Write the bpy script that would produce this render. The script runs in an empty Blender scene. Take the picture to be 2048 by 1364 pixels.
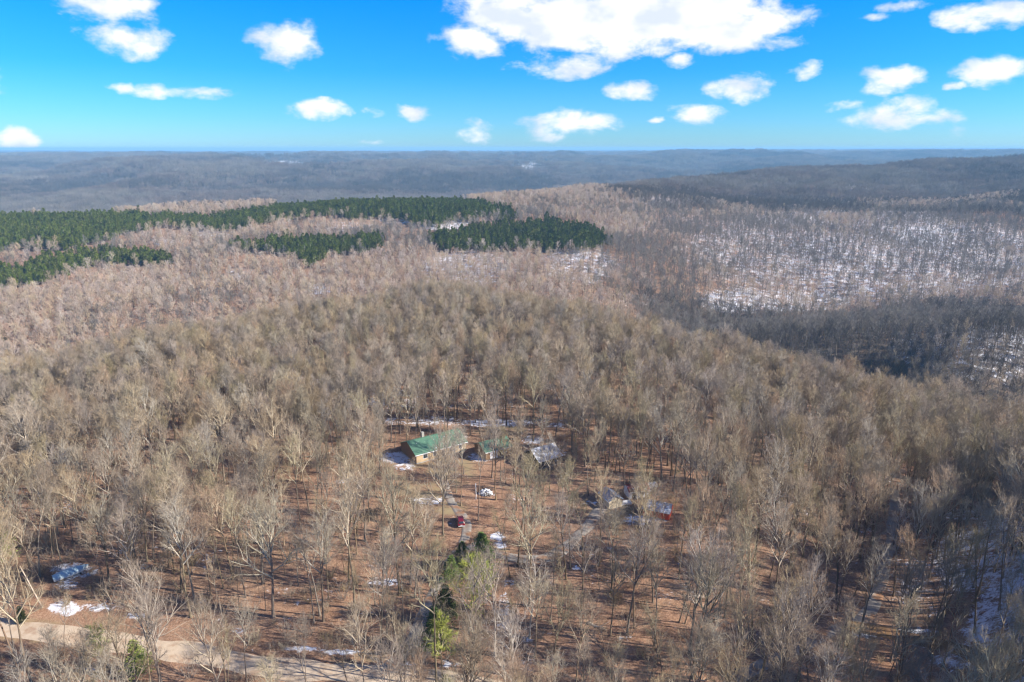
import bpy, math, random
import numpy as np
from mathutils import Vector, Matrix

# ------------------------------------------------------------------ camera, light, exposure
S = bpy.context.scene
COL = S.collection
H = 90.0
PITCH = math.radians(15.75)
FPX = 1365.0
cam_d = bpy.data.cameras.new('camera')
cam = bpy.data.objects.new('camera', cam_d)
COL.objects.link(cam)
cam.location = (0, 0, H)
cam.rotation_euler = (math.pi / 2 - PITCH, 0, 0)
cam_d.sensor_width = 36.0
cam_d.lens = 36.0 * FPX / 2048.0
cam_d.clip_start = 0.5
cam_d.clip_end = 90000
S.camera = cam

SUN_EL = math.radians(31)
SUN_AZ = math.radians(101)          # clockwise from +Y (north): the sun stands to the right, a little behind
SUN_STRENGTH = 5.0
SKY_STRENGTH = 0.1
EXPOSURE = 1.05
sun_d = bpy.data.lights.new('sun', 'SUN')
sun_d.energy = SUN_STRENGTH
sun_d.angle = math.radians(0.5)
sun_d.color = (1.0, 0.93, 0.83)
sun = bpy.data.objects.new('sun', sun_d)
COL.objects.link(sun)
sdir = Vector((math.sin(SUN_AZ) * math.cos(SUN_EL), math.cos(SUN_AZ) * math.cos(SUN_EL), math.sin(SUN_EL)))
sun.rotation_euler = sdir.to_track_quat('Z', 'Y').to_euler()
sun.location = (200, -50, 300)

S.view_settings.view_transform = 'Standard'
S.view_settings.look = 'None'
S.view_settings.exposure = EXPOSURE
S.view_settings.gamma = 1.0
S.view_settings.use_curve_mapping = False
S.render.engine = 'CYCLES'
S.cycles.max_bounces = 4
S.cycles.diffuse_bounces = 2
S.cycles.glossy_bounces = 2
S.cycles.transparent_max_bounces = 4
S.cycles.volume_bounces = 0
S.cycles.use_denoising = True
S.cycles.denoiser = 'OPENIMAGEDENOISE'
S.cycles.denoising_input_passes = 'RGB_ALBEDO_NORMAL'
S.cycles.sample_clamp_indirect = 4.0
S.cycles.caustics_reflective = False
S.cycles.caustics_refractive = False
S.cycles.filter_width = 1.3
S.render.use_persistent_data = False

# ------------------------------------------------------------------ pixel helpers (photograph is 2048 x 1364)
cp, sp = math.cos(PITCH), math.sin(PITCH)

def ray(u, v):
    a = (u - 1024.0) / FPX
    b = (682.0 - v) / FPX
    return (a, cp + b * sp, -sp + b * cp)

def project(x, y, z):
    dz = z - H
    d = y * cp - dz * sp
    h = y * sp + dz * cp
    d = np.where(d < 1, 1, d)
    return 1024 + FPX * x / d, 682 - FPX * h / d, d

# ------------------------------------------------------------------ world sky with clouds
class NT:
    """small helper for node trees"""
    def __init__(s, tree):
        s.t = tree; s.n = tree.nodes; s.l = tree.links
    def new(s, typ, **kw):
        n = s.n.new(typ)
        for k, v in kw.items():
            setattr(n, k, v)
        return n
    def put(s, sock, v):
        if isinstance(v, bpy.types.NodeSocket):
            s.l.new(v, sock)
        elif v is not None:
            sock.default_value = v
    def math(s, op, a, b=None, c=None, clamp=False):
        n = s.n.new('ShaderNodeMath'); n.operation = op; n.use_clamp = clamp
        s.put(n.inputs[0], a)
        if b is not None: s.put(n.inputs[1], b)
        if c is not None: s.put(n.inputs[2], c)
        return n.outputs[0]
    def mix(s, f, a, b, blend='MIX'):
        n = s.n.new('ShaderNodeMix'); n.data_type = 'RGBA'; n.blend_type = blend
        s.put(n.inputs[0], f)
        s.put(n.inputs[6], (*a, 1) if isinstance(a, tuple) and len(a) == 3 else a)
        s.put(n.inputs[7], (*b, 1) if isinstance(b, tuple) and len(b) == 3 else b)
        return n.outputs[2]
    def noise(s, vec, scale, detail=3, rough=0.55, dist=0.0):
        n = s.n.new('ShaderNodeTexNoise')
        if vec is not None: s.l.new(vec, n.inputs['Vector'])
        n.inputs['Scale'].default_value = scale
        n.inputs['Detail'].default_value = detail
        n.inputs['Roughness'].default_value = rough
        n.inputs['Distortion'].default_value = dist
        return n.outputs['Fac']
    def ramp(s, f, stops, interp='LINEAR'):
        n = s.n.new('ShaderNodeValToRGB'); n.color_ramp.interpolation = interp
        e = n.color_ramp.elements
        while len(e) < len(stops): e.new(0.5)
        for k, (p, c) in enumerate(stops):
            e[k].position = p; e[k].color = (*c, 1) if len(c) == 3 else c
        s.put(n.inputs[0], f)
        return n.outputs[0]
    def smooth(s, x, a, b):
        n = s.n.new('ShaderNodeMapRange'); n.interpolation_type = 'SMOOTHSTEP'
        s.put(n.inputs[0], x)
        n.inputs[1].default_value = a; n.inputs[2].default_value = b
        return n.outputs[0]

W = bpy.data.worlds.new('World')
S.world = W
W.use_nodes = True
W.node_tree.nodes.clear()
w = NT(W.node_tree)
sky = w.new('ShaderNodeTexSky', sky_type='NISHITA', sun_disc=False, sun_elevation=SUN_EL, sun_rotation=SUN_AZ)
sky.altitude = 400; sky.air_density = 1.0; sky.dust_density = 0.3; sky.ozone_density = 2.0
tc = w.new('ShaderNodeTexCoord')
sep = w.new('ShaderNodeSeparateXYZ'); w.l.new(tc.outputs['Generated'], sep.inputs[0])
X, Y_, Z = sep.outputs
az = w.math('ARCTAN2', X, Y_)
el = w.math('ARCSINE', Z)
# deeper, more saturated blue away from the horizon over the whole dome
tint = w.ramp(el, [(0.0, (0.34, 0.64, 1.05)), (0.04, (0.22, 0.59, 1.06)), (0.10, (0.085, 0.53, 1.06)), (0.22, (0.002, 0.53, 1.15)), (0.5, (0.01, 0.40, 0.95)), (1.0, (0.01, 0.32, 0.85))])
base = w.mix(1.0, sky.outputs[0], tint, 'MULTIPLY')
base = w.mix(1.0, base, (0.90, 0.90, 0.90), 'MULTIPLY')
# cloud field: flat-based cumulus puffs at fixed compass bearings and heights
warp = w.new('ShaderNodeTexNoise'); warp.inputs['Scale'].default_value = 9.0; warp.inputs['Detail'].default_value = 5.0
warp.inputs['Roughness'].default_value = 0.6
cmb = w.new('ShaderNodeCombineXYZ'); w.put(cmb.inputs[0], az); w.put(cmb.inputs[1], w.math('MULTIPLY', el, 1.7)); cmb.inputs[2].default_value = 3.3
w.l.new(cmb.outputs[0], warp.inputs['Vector'])
wsep = w.new('ShaderNodeSeparateColor'); w.l.new(warp.outputs['Color'], wsep.inputs[0])
azw = w.math('ADD', az, w.math('MULTIPLY', w.math('SUBTRACT', wsep.outputs[0], 0.5), 0.060))
elw = w.math('ADD', el, w.math('MULTIPLY', w.math('SUBTRACT', wsep.outputs[1], 0.5), 0.030))
fine = w.noise(cmb.outputs[0], 24.0, 7, 0.58, 0.15)
CLOUDS = [(255, 78, 95, 34, 1), (200, 16, 115, 26, .85), (275, 10, 45, 12, .8), (575, 88, 64, 42, .95), (300, 180, 45, 14, .8), (385, 186, 85, 12, .95), (245, 175, 24, 10, .8),
          (642, 216, 58, 20, .95), (832, 220, 45, 18, 1.0), (748, 224, 32, 14, .6), (950, 262, 36, 28, .85), (742, 288, 26, 8, .55), (28, 285, 56, 30, 1.5),
          (1260, 40, 310, 56, 1.9), (945, 80, 80, 30, 1.0), (1010, 18, 105, 44, 1.4), (1480, 50, 125, 46, 1.4), (1555, 82, 48, 18, .9), (1150, 126, 120, 26, 1.0), (1225, 100, 60, 30, .8),
          (1268, 184, 54, 24, 1.0), (1478, 178, 66, 26, 1.0), (1395, 224, 66, 24, .95), (1310, 243, 24, 8, .8), (1130, 244, 95, 24, .95), (1190, 245, 50, 18, .8), (1120, 268, 70, 16, .5), (1605, 147, 34, 14, .85),
          (1782, 156, 58, 26, 1.0), (1968, 150, 74, 30, 1.0), (1892, 178, 22, 9, .8), (1785, 236, 108, 22, 1.05), (1820, 212, 50, 20, .8), (1700, 215, 40, 14, .6), (1985, 26, 98, 26, 1.1),
          (1372, 115, 28, 14, .6), (1810, 16, 55, 10, .6), (1750, 38, 34, 7, .5), (1898, 270, 22, 16, .45), (2110, 95, 60, 20, .9), (-60, 150, 80, 30, .9)]
acc = None
for (u, v, ru, rv, amp) in CLOUDS:
    d = Vector(ray(u, v)).normalized()
    a0, e0 = math.atan2(d.x, d.y), math.asin(d.z)
    k = FPX / math.cos(math.atan((u - 1024) / FPX)) ** 2
    ra, re = ru / k * 1.04, rv / FPX * 1.04
    da = w.math('MULTIPLY', w.math('SUBTRACT', azw, a0), 1 / ra)
    de = w.math('MULTIPLY', w.math('SUBTRACT', elw, e0), 1 / re)
    r2 = w.math('MULTIPLY_ADD', de, de, w.math('MULTIPLY', da, da))
    b = w.math('MULTIPLY_ADD', r2, -amp, amp)
    acc = b if acc is None else w.math('SMOOTH_MAX', acc, b, 0.15)
# the same kind of clouds scattered over the rest of the sky
gen = w.math('MULTIPLY', w.math('SUBTRACT', w.noise(cmb.outputs[0], 5.0, 3, 0.5), 0.57), 9.0)
outside = w.math('MAXIMUM', w.smooth(w.math('ABSOLUTE', az), 0.72, 0.85), w.smooth(el, 0.24, 0.34))
outside = w.math('MULTIPLY', outside, w.smooth(el, 0.0, 0.05))
gen = w.math('SUBTRACT', w.math('MULTIPLY', w.math('ADD', gen, 2.0), outside), 2.0)
acc = w.math('MAXIMUM', w.math('MAXIMUM', acc, -2.0), gen)
dens = w.math('ADD', acc, w.math('MULTIPLY', w.math('SUBTRACT', fine, 0.5), 3.0))
cov = w.smooth(dens, 0.0, 1.2)
shade = w.ramp(w.noise(cmb.outputs[0], 16.0, 4, 0.5), [(0.38, (3.9, 4.3, 4.9)), (0.56, (5.6, 5.55, 5.6))])
skyc = w.mix(cov, base, shade)
bg = w.new('ShaderNodeBackground'); bg.inputs[1].default_value = SKY_STRENGTH
w.l.new(skyc, bg.inputs[0])
wo = w.new('ShaderNodeOutputWorld'); w.l.new(bg.outputs[0], wo.inputs[0])
W.cycles.sampling_method = 'MANUAL'
W.cycles.sample_map_resolution = 512

# ------------------------------------------------------------------ noise and terrain
_rng = np.random.RandomState(7)
_tab = _rng.rand(256, 256)

def vnoise(x, y):
    xi = np.floor(x); yi = np.floor(y)
    fx = x - xi; fy = y - yi
    xi = xi.astype(int); yi = yi.astype(int)
    fx = fx * fx * fx * (fx * (fx * 6 - 15) + 10); fy = fy * fy * fy * (fy * (fy * 6 - 15) + 10)
    a = _tab[xi & 255, yi & 255]; b = _tab[(xi + 1) & 255, yi & 255]
    c = _tab[xi & 255, (yi + 1) & 255]; d = _tab[(xi + 1) & 255, (yi + 1) & 255]
    return (a * (1 - fx) + b * fx) * (1 - fy) + (c * (1 - fx) + d * fx) * fy - 0.5

def fbm(x, y, octaves=4):
    s = 0; a = 1.0
    for k in range(octaves):
        s = s + a * vnoise(x + 17.3 * k, y - 9.1 * k); x = x * 2.03; y = y * 2.03; a *= 0.5
    return s

def smst(a, b, x):
    t = np.clip((x - a) / (b - a), 0, 1)
    return t * t * (3 - 2 * t)

CANOPY = 20.0
ctrl = []
def cpix(u, v, Y, canopy=False):          # a point seen at pixel u, v at distance Y ahead
    d = ray(u, v); t = Y / d[1]
    ctrl.append((t * d[0], Y, H + t * d[2] - (CANOPY if canopy else 0)))
def cz(u, Y, z):                          # a point of known height in the direction of column u
    d = cp * Y + (H - z) * sp
    ctrl.append(((u - 1024) / FPX * d, Y, z))
for u in (-700, 0, 400, 870, 1200, 1500):
    cz(u, 60, 0); cz(u, 100, 0); cz(u, 135, 0)
for u in (400, 870, 1200): cz(u, 180, 0); cz(u, 240, 0)
for u in (-700, 0): cz(u, 190, -3); cz(u, 225, -8)
cz(1500, 180, -1); cz(1500, 230, -5)
for u, a, b, c_ in ((1750, -3, -5, -7), (1920, 0, -3, -8), (2080, 9, 5, -3), (2700, 24, 19, 8)):
    cz(u, 95, a); cz(u, 140, b); cz(u, 180, c_)
cpix(-700, 760, 225, True); cpix(0, 712, 258, True); cpix(300, 645, 300, True); cpix(600, 592, 350, True); cpix(870, 556, 405, True)
cpix(1200, 600, 355, True); cpix(1480, 660, 300, True); cpix(1700, 716, 262, True); cpix(2048, 800, 225, True); cpix(2700, 850, 215, True)
cz(870, 340, -4); cz(600, 300, -3); cz(1200, 300, -4)
# hidden valley behind the near ridge
cz(-700, 400, -62); cz(0, 400, -58); cz(300, 420, -52); cz(600, 470, -50); cz(870, 510, -42); cz(1200, 470, -48); cz(1480, 400, -58); cz(1700, 350, -60); cz(2048, 310, -62); cz(2700, 300, -64)
# spur on the right
cpix(1500, 652, 440, True); cpix(1700, 622, 465, True); cpix(2048, 598, 480, True); cpix(2700, 580, 500, True)
cpix(1900, 735, 365, False); cpix(2048, 740, 368); cz(1700, 400, -57)
cz(1480, 560, -66); cz(1700, 570, -66); cz(2048, 580, -64); cz(2700, 600, -64)
# far side slopes
cpix(0, 700, 490); cpix(0, 560, 690); cpix(0, 500, 830); cpix(0, 415, 1000, True); cpix(-700, 700, 500); cpix(-700, 420, 1000, True)
cpix(350, 630, 560); cpix(350, 520, 780); cpix(350, 405, 1080, True)
cpix(650, 585, 620); cpix(650, 480, 850); cpix(650, 388, 1130, True)
cpix(900, 540, 680); cpix(900, 470, 880); cpix(900, 385, 1180, True)
cpix(1200, 595, 580); cpix(1200, 490, 820); cpix(1150, 372, 1350, True)
cpix(1500, 620, 625); cpix(1500, 500, 850); cpix(1500, 404, 1130, True)
cpix(1800, 600, 650); cpix(1800, 500, 860); cpix(1800, 404, 1130, True)
cpix(2048, 590, 670); cpix(2048, 500, 870); cpix(2048, 400, 1130, True); cpix(2700, 590, 670); cpix(2700, 400, 1130, True)
# beyond
cz(0, 1500, -90); cz(400, 1600, -95); cz(870, 1700, -80); cz(1150, 1900, -75)
cpix(1300, 360, 1700, True); cpix(1500, 338, 2000, True); cpix(1800, 330, 2150, True); cpix(2048, 320, 2500, True); cpix(2700, 318, 2500, True)
cpix(1500, 385, 1500, True); cpix(1900, 385, 1500, True)
cz(1200, 2700, -110); cz(1500, 3000, -90); cz(1900, 3600, -60)
cpix(0, 395, 2300); cpix(0, 345, 3000, True); cpix(300, 345, 2800, True); cpix(700, 388, 2500); cpix(-700, 345, 3000, True)
cpix(640, 330, 3600, True); cpix(1000, 362, 3100); cpix(1150, 330, 4300, True); cpix(1400, 335, 4600)
cpix(0, 316, 5200, True); cpix(700, 312, 5600, True); cpix(1150, 310, 6000, True); cpix(1500, 306, 6000, True); cpix(2048, 306, 6000, True)
for u in (-700, 0, 700, 1400, 2048, 2700): cz(u, 11000, 20); cz(u, 25000, 20)
C_ = np.array(ctrl)
def _warp(x, y):
    s = np.maximum(y, 70.0)
    u = np.clip(x / s, -1.4, 1.4) * 1.6
    return u, np.log(s)
_cu, _cv = _warp(C_[:, 0], C_[:, 1])
def _phi(r2): return 0.5 * r2 * np.log(r2 + 1e-9)
_n = len(C_)
_K = _phi((_cu[:, None] - _cu[None]) ** 2 + (_cv[:, None] - _cv[None]) ** 2) + np.eye(_n) * 0.0008
_P = np.stack([np.ones(_n), _cu, _cv], 1)
_A = np.zeros((_n + 3, _n + 3)); _A[:_n, :_n] = _K; _A[:_n, _n:] = _P; _A[_n:, :_n] = _P.T
_wt = np.linalg.solve(_A, np.concatenate([C_[:, 2], np.zeros(3)]))

def height(x, y):
    x = np.asarray(x, float); y = np.asarray(y, float)
    sh = x.shape; x = x.ravel(); y = y.ravel()
    z = np.empty_like(x)
    for k in range(0, len(x), 40000):
        xs, ys = x[k:k + 40000], y[k:k + 40000]
        u, v = _warp(xs, ys)
        r2 = (u[:, None] - _cu[None]) ** 2 + (v[:, None] - _cv[None]) ** 2
        zz = _phi(r2) @ _wt[:_n] + _wt[_n] + _wt[_n + 1] * u + _wt[_n + 2] * v
        r = np.hypot(xs, ys)
        far = smst(1100, 3500, r)
        mid = smst(380, 700, r)
        rid = 1 - 2 * np.abs(fbm(xs / 900 + 5, ys / 900, 4))
        zz = zz + 0.8 * fbm(xs / 42, ys / 42, 3) * (1 - mid) + mid * (1 - far) * 9 * fbm(xs / 110, ys / 110, 4)
        zz = zz + far * (1 - smst(9000, 14000, r)) * (78 * (rid - 0.62)) + smst(7000, 13000, r) * (34 * smst(-.12, .12, fbm(xs / 5200 + 2, ys / 3800, 3)) + 26 * smst(-.2, .3, fbm(xs / 9000 + 8, ys / 6000, 2)) + 50 * smst(-.3, .8, xs / np.maximum(ys, 1)) - 30)
        z[k:k + 40000] = zz
    return z.reshape(sh)

def ground(u, v, tmin=60.0, tmax=5000.0):
    """first hit of the pixel's ray with the terrain"""
    d = np.array(ray(u, v))
    t = np.geomspace(tmin, tmax, 700)
    p = d[None] * t[:, None]; p[:, 2] += H
    dz = p[:, 2] - height(p[:, 0], p[:, 1])
    k = np.argmax(dz < 0)
    if k == 0: k = len(t) - 1
    f = dz[k - 1] / (dz[k - 1] - dz[k])
    q = p[k - 1] * (1 - f) + p[k] * f
    return Vector((q[0], q[1], float(height(q[0], q[1]))))

# ------------------------------------------------------------------ materials
def mat(name, build, rough=0.9, spec=0.2):
    m = bpy.data.materials.new(name); m.use_nodes = True
    m.node_tree.nodes.clear()
    t = NT(m.node_tree)
    b = t.new('ShaderNodeBsdfPrincipled')
    b.inputs['Roughness'].default_value = rough
    b.inputs['Specular IOR Level'].default_value = spec
    o = t.new('ShaderNodeOutputMaterial'); t.l.new(b.outputs[0], o.inputs[0])
    c = build(t, b)
    if c is not None: t.put(b.inputs['Base Color'], (*c, 1) if isinstance(c, tuple) and len(c) == 3 else c)
    return m

def wpos(t):
    return t.new('ShaderNodeNewGeometry').outputs['Position']
def opos(t):
    return t.new('ShaderNodeTexCoord').outputs['Object']

def plain(name, c, rough=0.8, spec=0.2, amt=0.25, scale=3.0):
    def f(t, b):
        n = t.noise(opos(t), scale, 4, 0.6)
        return t.mix(n, tuple(x * (1 - amt) for x in c), tuple(min(1, x * (1 + amt)) for x in c))
    return mat(name, f, rough, spec)

def snow_mix(t, col, amount, pos, hi=6.0):
    n1 = t.noise(pos, 0.15, 3, 0.6); n2 = t.noise(pos, 0.9, 6, 0.75, 0.6)
    n = t.math('ADD', t.math('MULTIPLY', t.math('SUBTRACT', n1, 0.5), 0.8), t.math('MULTIPLY', t.math('SUBTRACT', n2, 0.5), 1.5))
    thr = t.math('SUBTRACT', t.math('ADD', n, t.math('MULTIPLY', amount, 0.46)), 0.34)
    k = t.smooth(thr, -0.05, 0.20)
    return t.mix(t.math('MULTIPLY', k, 0.94), col, (0.72, 0.74, 0.78))

def build_ground(t, b):
    p = wpos(t)
    big = t.noise(p, 0.018, 4, 0.6); mid_ = t.noise(p, 0.22, 5, 0.65); fin = t.noise(p, 3.2, 4, 0.7)
    c = t.ramp(mid_, [(0.28, (0.13, 0.068, 0.042)), (0.43, (0.27, 0.145, 0.088)), (0.55, (0.41, 0.235, 0.14)), (0.72, (0.43, 0.29, 0.19))])
    c = t.mix(t.smooth(big, 0.42, 0.66), c, t.mix(0.6, c, (0.23, 0.165, 0.115)))
    c = t.mix(t.smooth(t.noise(p, 0.06, 5, 0.7, 0.8), 0.50, 0.64), c, (0.155, 0.088, 0.058))
    c = t.mix(t.math('MULTIPLY', t.smooth(t.noise(p, 0.75, 5, 0.75, 1.0), 0.56, 0.70), 0.7), c, (0.10, 0.062, 0.042))
    c = t.mix(t.smooth(fin, 0.35, 0.7), t.mix(0.5, c, (0.09, 0.045, 0.03)), t.mix(0.30, c, (0.55, 0.38, 0.25)))
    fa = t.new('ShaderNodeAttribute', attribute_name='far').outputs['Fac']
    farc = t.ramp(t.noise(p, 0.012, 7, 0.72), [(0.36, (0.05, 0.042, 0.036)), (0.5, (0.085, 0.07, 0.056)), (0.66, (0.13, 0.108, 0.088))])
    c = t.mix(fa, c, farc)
    ga = t.new('ShaderNodeAttribute', attribute_name='grass').outputs['Fac']
    c = t.mix(t.math('MULTIPLY', ga, t.smooth(mid_, 0.35, 0.6)), c, (0.30, 0.235, 0.13))
    sn = t.new('ShaderNodeAttribute', attribute_name='snow').outputs['Fac']
    c = snow_mix(t, c, sn, p)
    bp = t.new('ShaderNodeBump'); bp.inputs['Strength'].default_value = 0.6; bp.inputs['Distance'].default_value = 0.12
    t.l.new(fin, bp.inputs['Height']); t.l.new(bp.outputs[0], b.inputs['Normal'])
    return c
M_ground = mat('leaf_litter_ground', build_ground, 0.95, 0.1)

def build_gravel(c0, c1, leaf):
    def f(t, b):
        p = wpos(t)
        n = t.noise(p, 1.1, 5, 0.7); n2 = t.noise(p, 0.35, 4, 0.6)
        c = t.mix(n, c0, c1)
        c = t.mix(t.smooth(n2, 0.44, 0.44 + leaf), c, (0.27, 0.15, 0.085))
        return c
    return f
M_dirt = mat('pale_dirt_road', build_gravel((0.42, 0.325, 0.23), (0.58, 0.47, 0.35), 0.35), 0.95, 0.1)
M_gravel = mat('grey_gravel', build_gravel((0.22, 0.195, 0.165), (0.36, 0.32, 0.27), 0.22), 0.95, 0.1)
M_mud = mat('brown_track', build_gravel((0.16, 0.095, 0.045), (0.24, 0.155, 0.08), 0.3), 0.95, 0.1)

def bark_build(c0, c1, var=0.5):
    def f(t, b):
        r = t.new('ShaderNodeObjectInfo').outputs['Random']
        p = opos(t)
        mp = t.new('ShaderNodeMapping'); mp.inputs['Scale'].default_value = (1, 1, 0.25); t.l.new(p, mp.inputs[0])
        n = t.noise(mp.outputs[0], 2.2, 4, 0.65)
        c = t.mix(n, c0, c1)
        hsv = t.new('ShaderNodeHueSaturation')
        t.put(hsv.inputs['Value'], t.math('MULTIPLY_ADD', r, var, 1 - var * 0.5))
        r2 = t.math('FRACT', t.math('MULTIPLY', r, 7.13))
        t.put(hsv.inputs['Saturation'], t.math('MULTIPLY_ADD', r2, 0.6, 0.7))
        t.put(hsv.inputs['Hue'], t.math('MULTIPLY_ADD', t.math('FRACT', t.math('MULTIPLY', r, 3.71)), 0.035, 0.482))
        t.put(hsv.inputs['Color'], c)
        return hsv.outputs[0]
    return f
M_bark = mat('grey_brown_bark', bark_build((0.29, 0.245, 0.18), (0.48, 0.415, 0.315)), 0.9, 0.15)
M_trunk = mat('dark_trunk_bark', bark_build((0.115, 0.085, 0.06), (0.27, 0.215, 0.155), 0.7), 0.9, 0.15)
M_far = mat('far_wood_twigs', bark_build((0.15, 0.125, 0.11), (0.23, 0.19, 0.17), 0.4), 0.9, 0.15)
M_pale = mat('pale_bark', bark_build((0.38, 0.33, 0.26), (0.56, 0.50, 0.41), 0.2), 0.9, 0.15)
M_twig = mat('brown_twigs', bark_build((0.27, 0.212, 0.148), (0.385, 0.31, 0.22), 0.55), 0.9, 0.15)
M_pink = mat('reddish_twigs', bark_build((0.39, 0.285, 0.21), (0.56, 0.45, 0.35), 0.5), 0.9, 0.15)
M_dark = mat('shade_dark_twigs', bark_build((0.085, 0.075, 0.068), (0.14, 0.125, 0.115), 0.4), 0.9, 0.15)  # twig colour darkened to paint in cloud shadow and slope shade
M_grey = mat('dark_grey_twigs', bark_build((0.17, 0.15, 0.13), (0.26, 0.235, 0.205), 0.4), 0.9, 0.15)
M_budding = mat('yellow_green_twigs', bark_build((0.24, 0.28, 0.06), (0.42, 0.44, 0.13), 0.2), 0.9, 0.15)

def needles(c0, c1):
    def f(t, b):
        r = t.new('ShaderNodeObjectInfo').outputs['Random']
        n = t.noise(opos(t), 1.6, 3, 0.6)
        c = t.mix(t.smooth(n, 0.35, 0.65), c0, c1)
        hsv = t.new('ShaderNodeHueSaturation')
        t.put(hsv.inputs['Value'], t.math('MULTIPLY_ADD', r, 0.7, 0.65)); t.put(hsv.inputs['Color'], c)
        t.put(hsv.inputs['Hue'], t.math('MULTIPLY_ADD', t.math('FRACT', t.math('MULTIPLY', r, 5.7)), 0.03, 0.462))
        return hsv.outputs[0]
    return f
M_pine = mat('pine_needles', needles((0.062, 0.100, 0.010), (0.125, 0.175, 0.022)), 0.7, 0.3)
M_pine_light = mat('bright_pine_needles', needles((0.10, 0.17, 0.03), (0.24, 0.32, 0.08)), 0.7, 0.3)
M_pine_mid = mat('fresh_pine_needles', needles((0.055, 0.11, 0.025), (0.12, 0.20, 0.05)), 0.7, 0.3)
M_cedar = mat('cedar_foliage', needles((0.022, 0.035, 0.012), (0.050, 0.062, 0.022)), 0.8, 0.2)
M_snow = plain('snow', (0.80, 0.82, 0.86), 0.7, 0.3, 0.04)

# ------------------------------------------------------------------ mesh helpers
def tag(o, label=None, cat=None, group=None, kind=None):
    if label: o['label'] = label
    if cat: o['category'] = cat
    if group: o['group'] = group
    if kind: o['kind'] = kind
    return o

def mesh_np(name, V, F, mats, mi=None, smooth=False):
    """V: (n,3) array; F: list of (m,k) int arrays"""
    me = bpy.data.meshes.new(name)
    V = np.asarray(V, np.float32)
    me.vertices.add(len(V)); me.vertices.foreach_set('co', V.ravel())
    F = [np.asarray(f, np.int32) for f in F if len(f)]
    loops = np.concatenate([f.ravel() for f in F])
    tot = np.concatenate([np.full(len(f), f.shape[1], np.int32) for f in F])
    start = np.concatenate([[0], np.cumsum(tot)[:-1]]).astype(np.int32)
    me.loops.add(len(loops)); me.loops.foreach_set('vertex_index', loops)
    me.polygons.add(len(tot)); me.polygons.foreach_set('loop_start', start); me.polygons.foreach_set('loop_total', tot)
    if mi is not None: me.polygons.foreach_set('material_index', np.asarray(mi, np.int32))
    if smooth: me.polygons.foreach_set('use_smooth', np.ones(len(tot), bool))
    for m in mats: me.materials.append(m)
    me.update(calc_edges=True)
    return me

def obj(name, me, parent=None, loc=None):
    o = bpy.data.objects.new(name, me); COL.objects.link(o)
    if parent: o.parent = parent
    if loc is not None: o.location = loc
    return o

def empty(name, loc, rz=0.0):
    o = bpy.data.objects.new(name, None); COL.objects.link(o)
    o.location = loc; o.rotation_euler = (0, 0, rz); o.empty_display_size = 0.5
    return o

class MB:
    """collects simple solids, builds ONE mesh"""
    def __init__(s): s.v = []; s.f = []; s.m = []
    def quad(s, a, b, c, d, m=0):
        k = len(s.v); s.v += [a, b, c, d]; s.f.append((k, k + 1, k + 2, k + 3)); s.m.append(m)
    def poly(s, pts, m=0):
        k = len(s.v); s.v += list(pts); s.f.append(tuple(range(k, k + len(pts)))); s.m.append(m)
    def hexa(s, p, m=0):            # 8 points: bottom 4 ccw, top 4 ccw
        k = len(s.v); s.v += list(p)
        for q in ((3, 2, 1, 0), (4, 5, 6, 7), (0, 1, 5, 4), (1, 2, 6, 5), (2, 3, 7, 6), (3, 0, 4, 7)):
            s.f.append(tuple(k + i for i in q)); s.m.append(m)
    def box(s, x0, x1, y0, y1, z0, z1, m=0):
        s.hexa([(x0, y0, z0), (x1, y0, z0), (x1, y1, z0), (x0, y1, z0), (x0, y0, z1), (x1, y0, z1), (x1, y1, z1), (x0, y1, z1)], m)
    def tube(s, p0, p1, r0, r1, n=8, m=0):
        p0, p1 = Vector(p0), Vector(p1); d = (p1 - p0).normalized()
        a = d.orthogonal().normalized(); b = d.cross(a); k = len(s.v)
        for p, r in ((p0, r0), (p1, r1)):
            for i in range(n):
                q = p + (a * math.cos(i * 2 * math.pi / n) + b * math.sin(i * 2 * math.pi / n)) * r
                s.v.append(tuple(q))
        for i in range(n):
            j = (i + 1) % n; s.f.append((k + i, k + j, k + n + j, k + n + i)); s.m.append(m)
        s.f.append(tuple(k + i for i in reversed(range(n)))); s.m.append(m)
        s.f.append(tuple(k + n + i for i in range(n))); s.m.append(m)
    def build(s, name, mats, parent=None, bevel=0.0, smooth=False):
        me = bpy.data.meshes.new(name); me.from_pydata([tuple(v) for v in s.v], [], s.f)
        for m in (mats if isinstance(mats, (list, tuple)) else [mats]): me.materials.append(m)
        me.polygons.foreach_set('material_index', s.m)
        if smooth: me.polygons.foreach_set('use_smooth', [True] * len(s.f))
        me.update()
        o = obj(name, me, parent)
        if bevel:
            md = o.modifiers.new('bevel', 'BEVEL'); md.width = bevel; md.segments = 2; md.limit_method = 'ANGLE'
        return o

# ------------------------------------------------------------------ ground sheet
def in_poly(px, py, poly):
    c = np.zeros(np.shape(px), bool); n = len(poly); j = n - 1
    for i in range(n):
        xi, yi = poly[i]; xj, yj = poly[j]
        with np.errstate(divide='ignore', invalid='ignore'):
            c ^= ((yi > py) != (yj > py)) & (px < (xj - xi) * (py - yi) / (yj - yi + 1e-12) + xi)
        j = i
    return c

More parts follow.
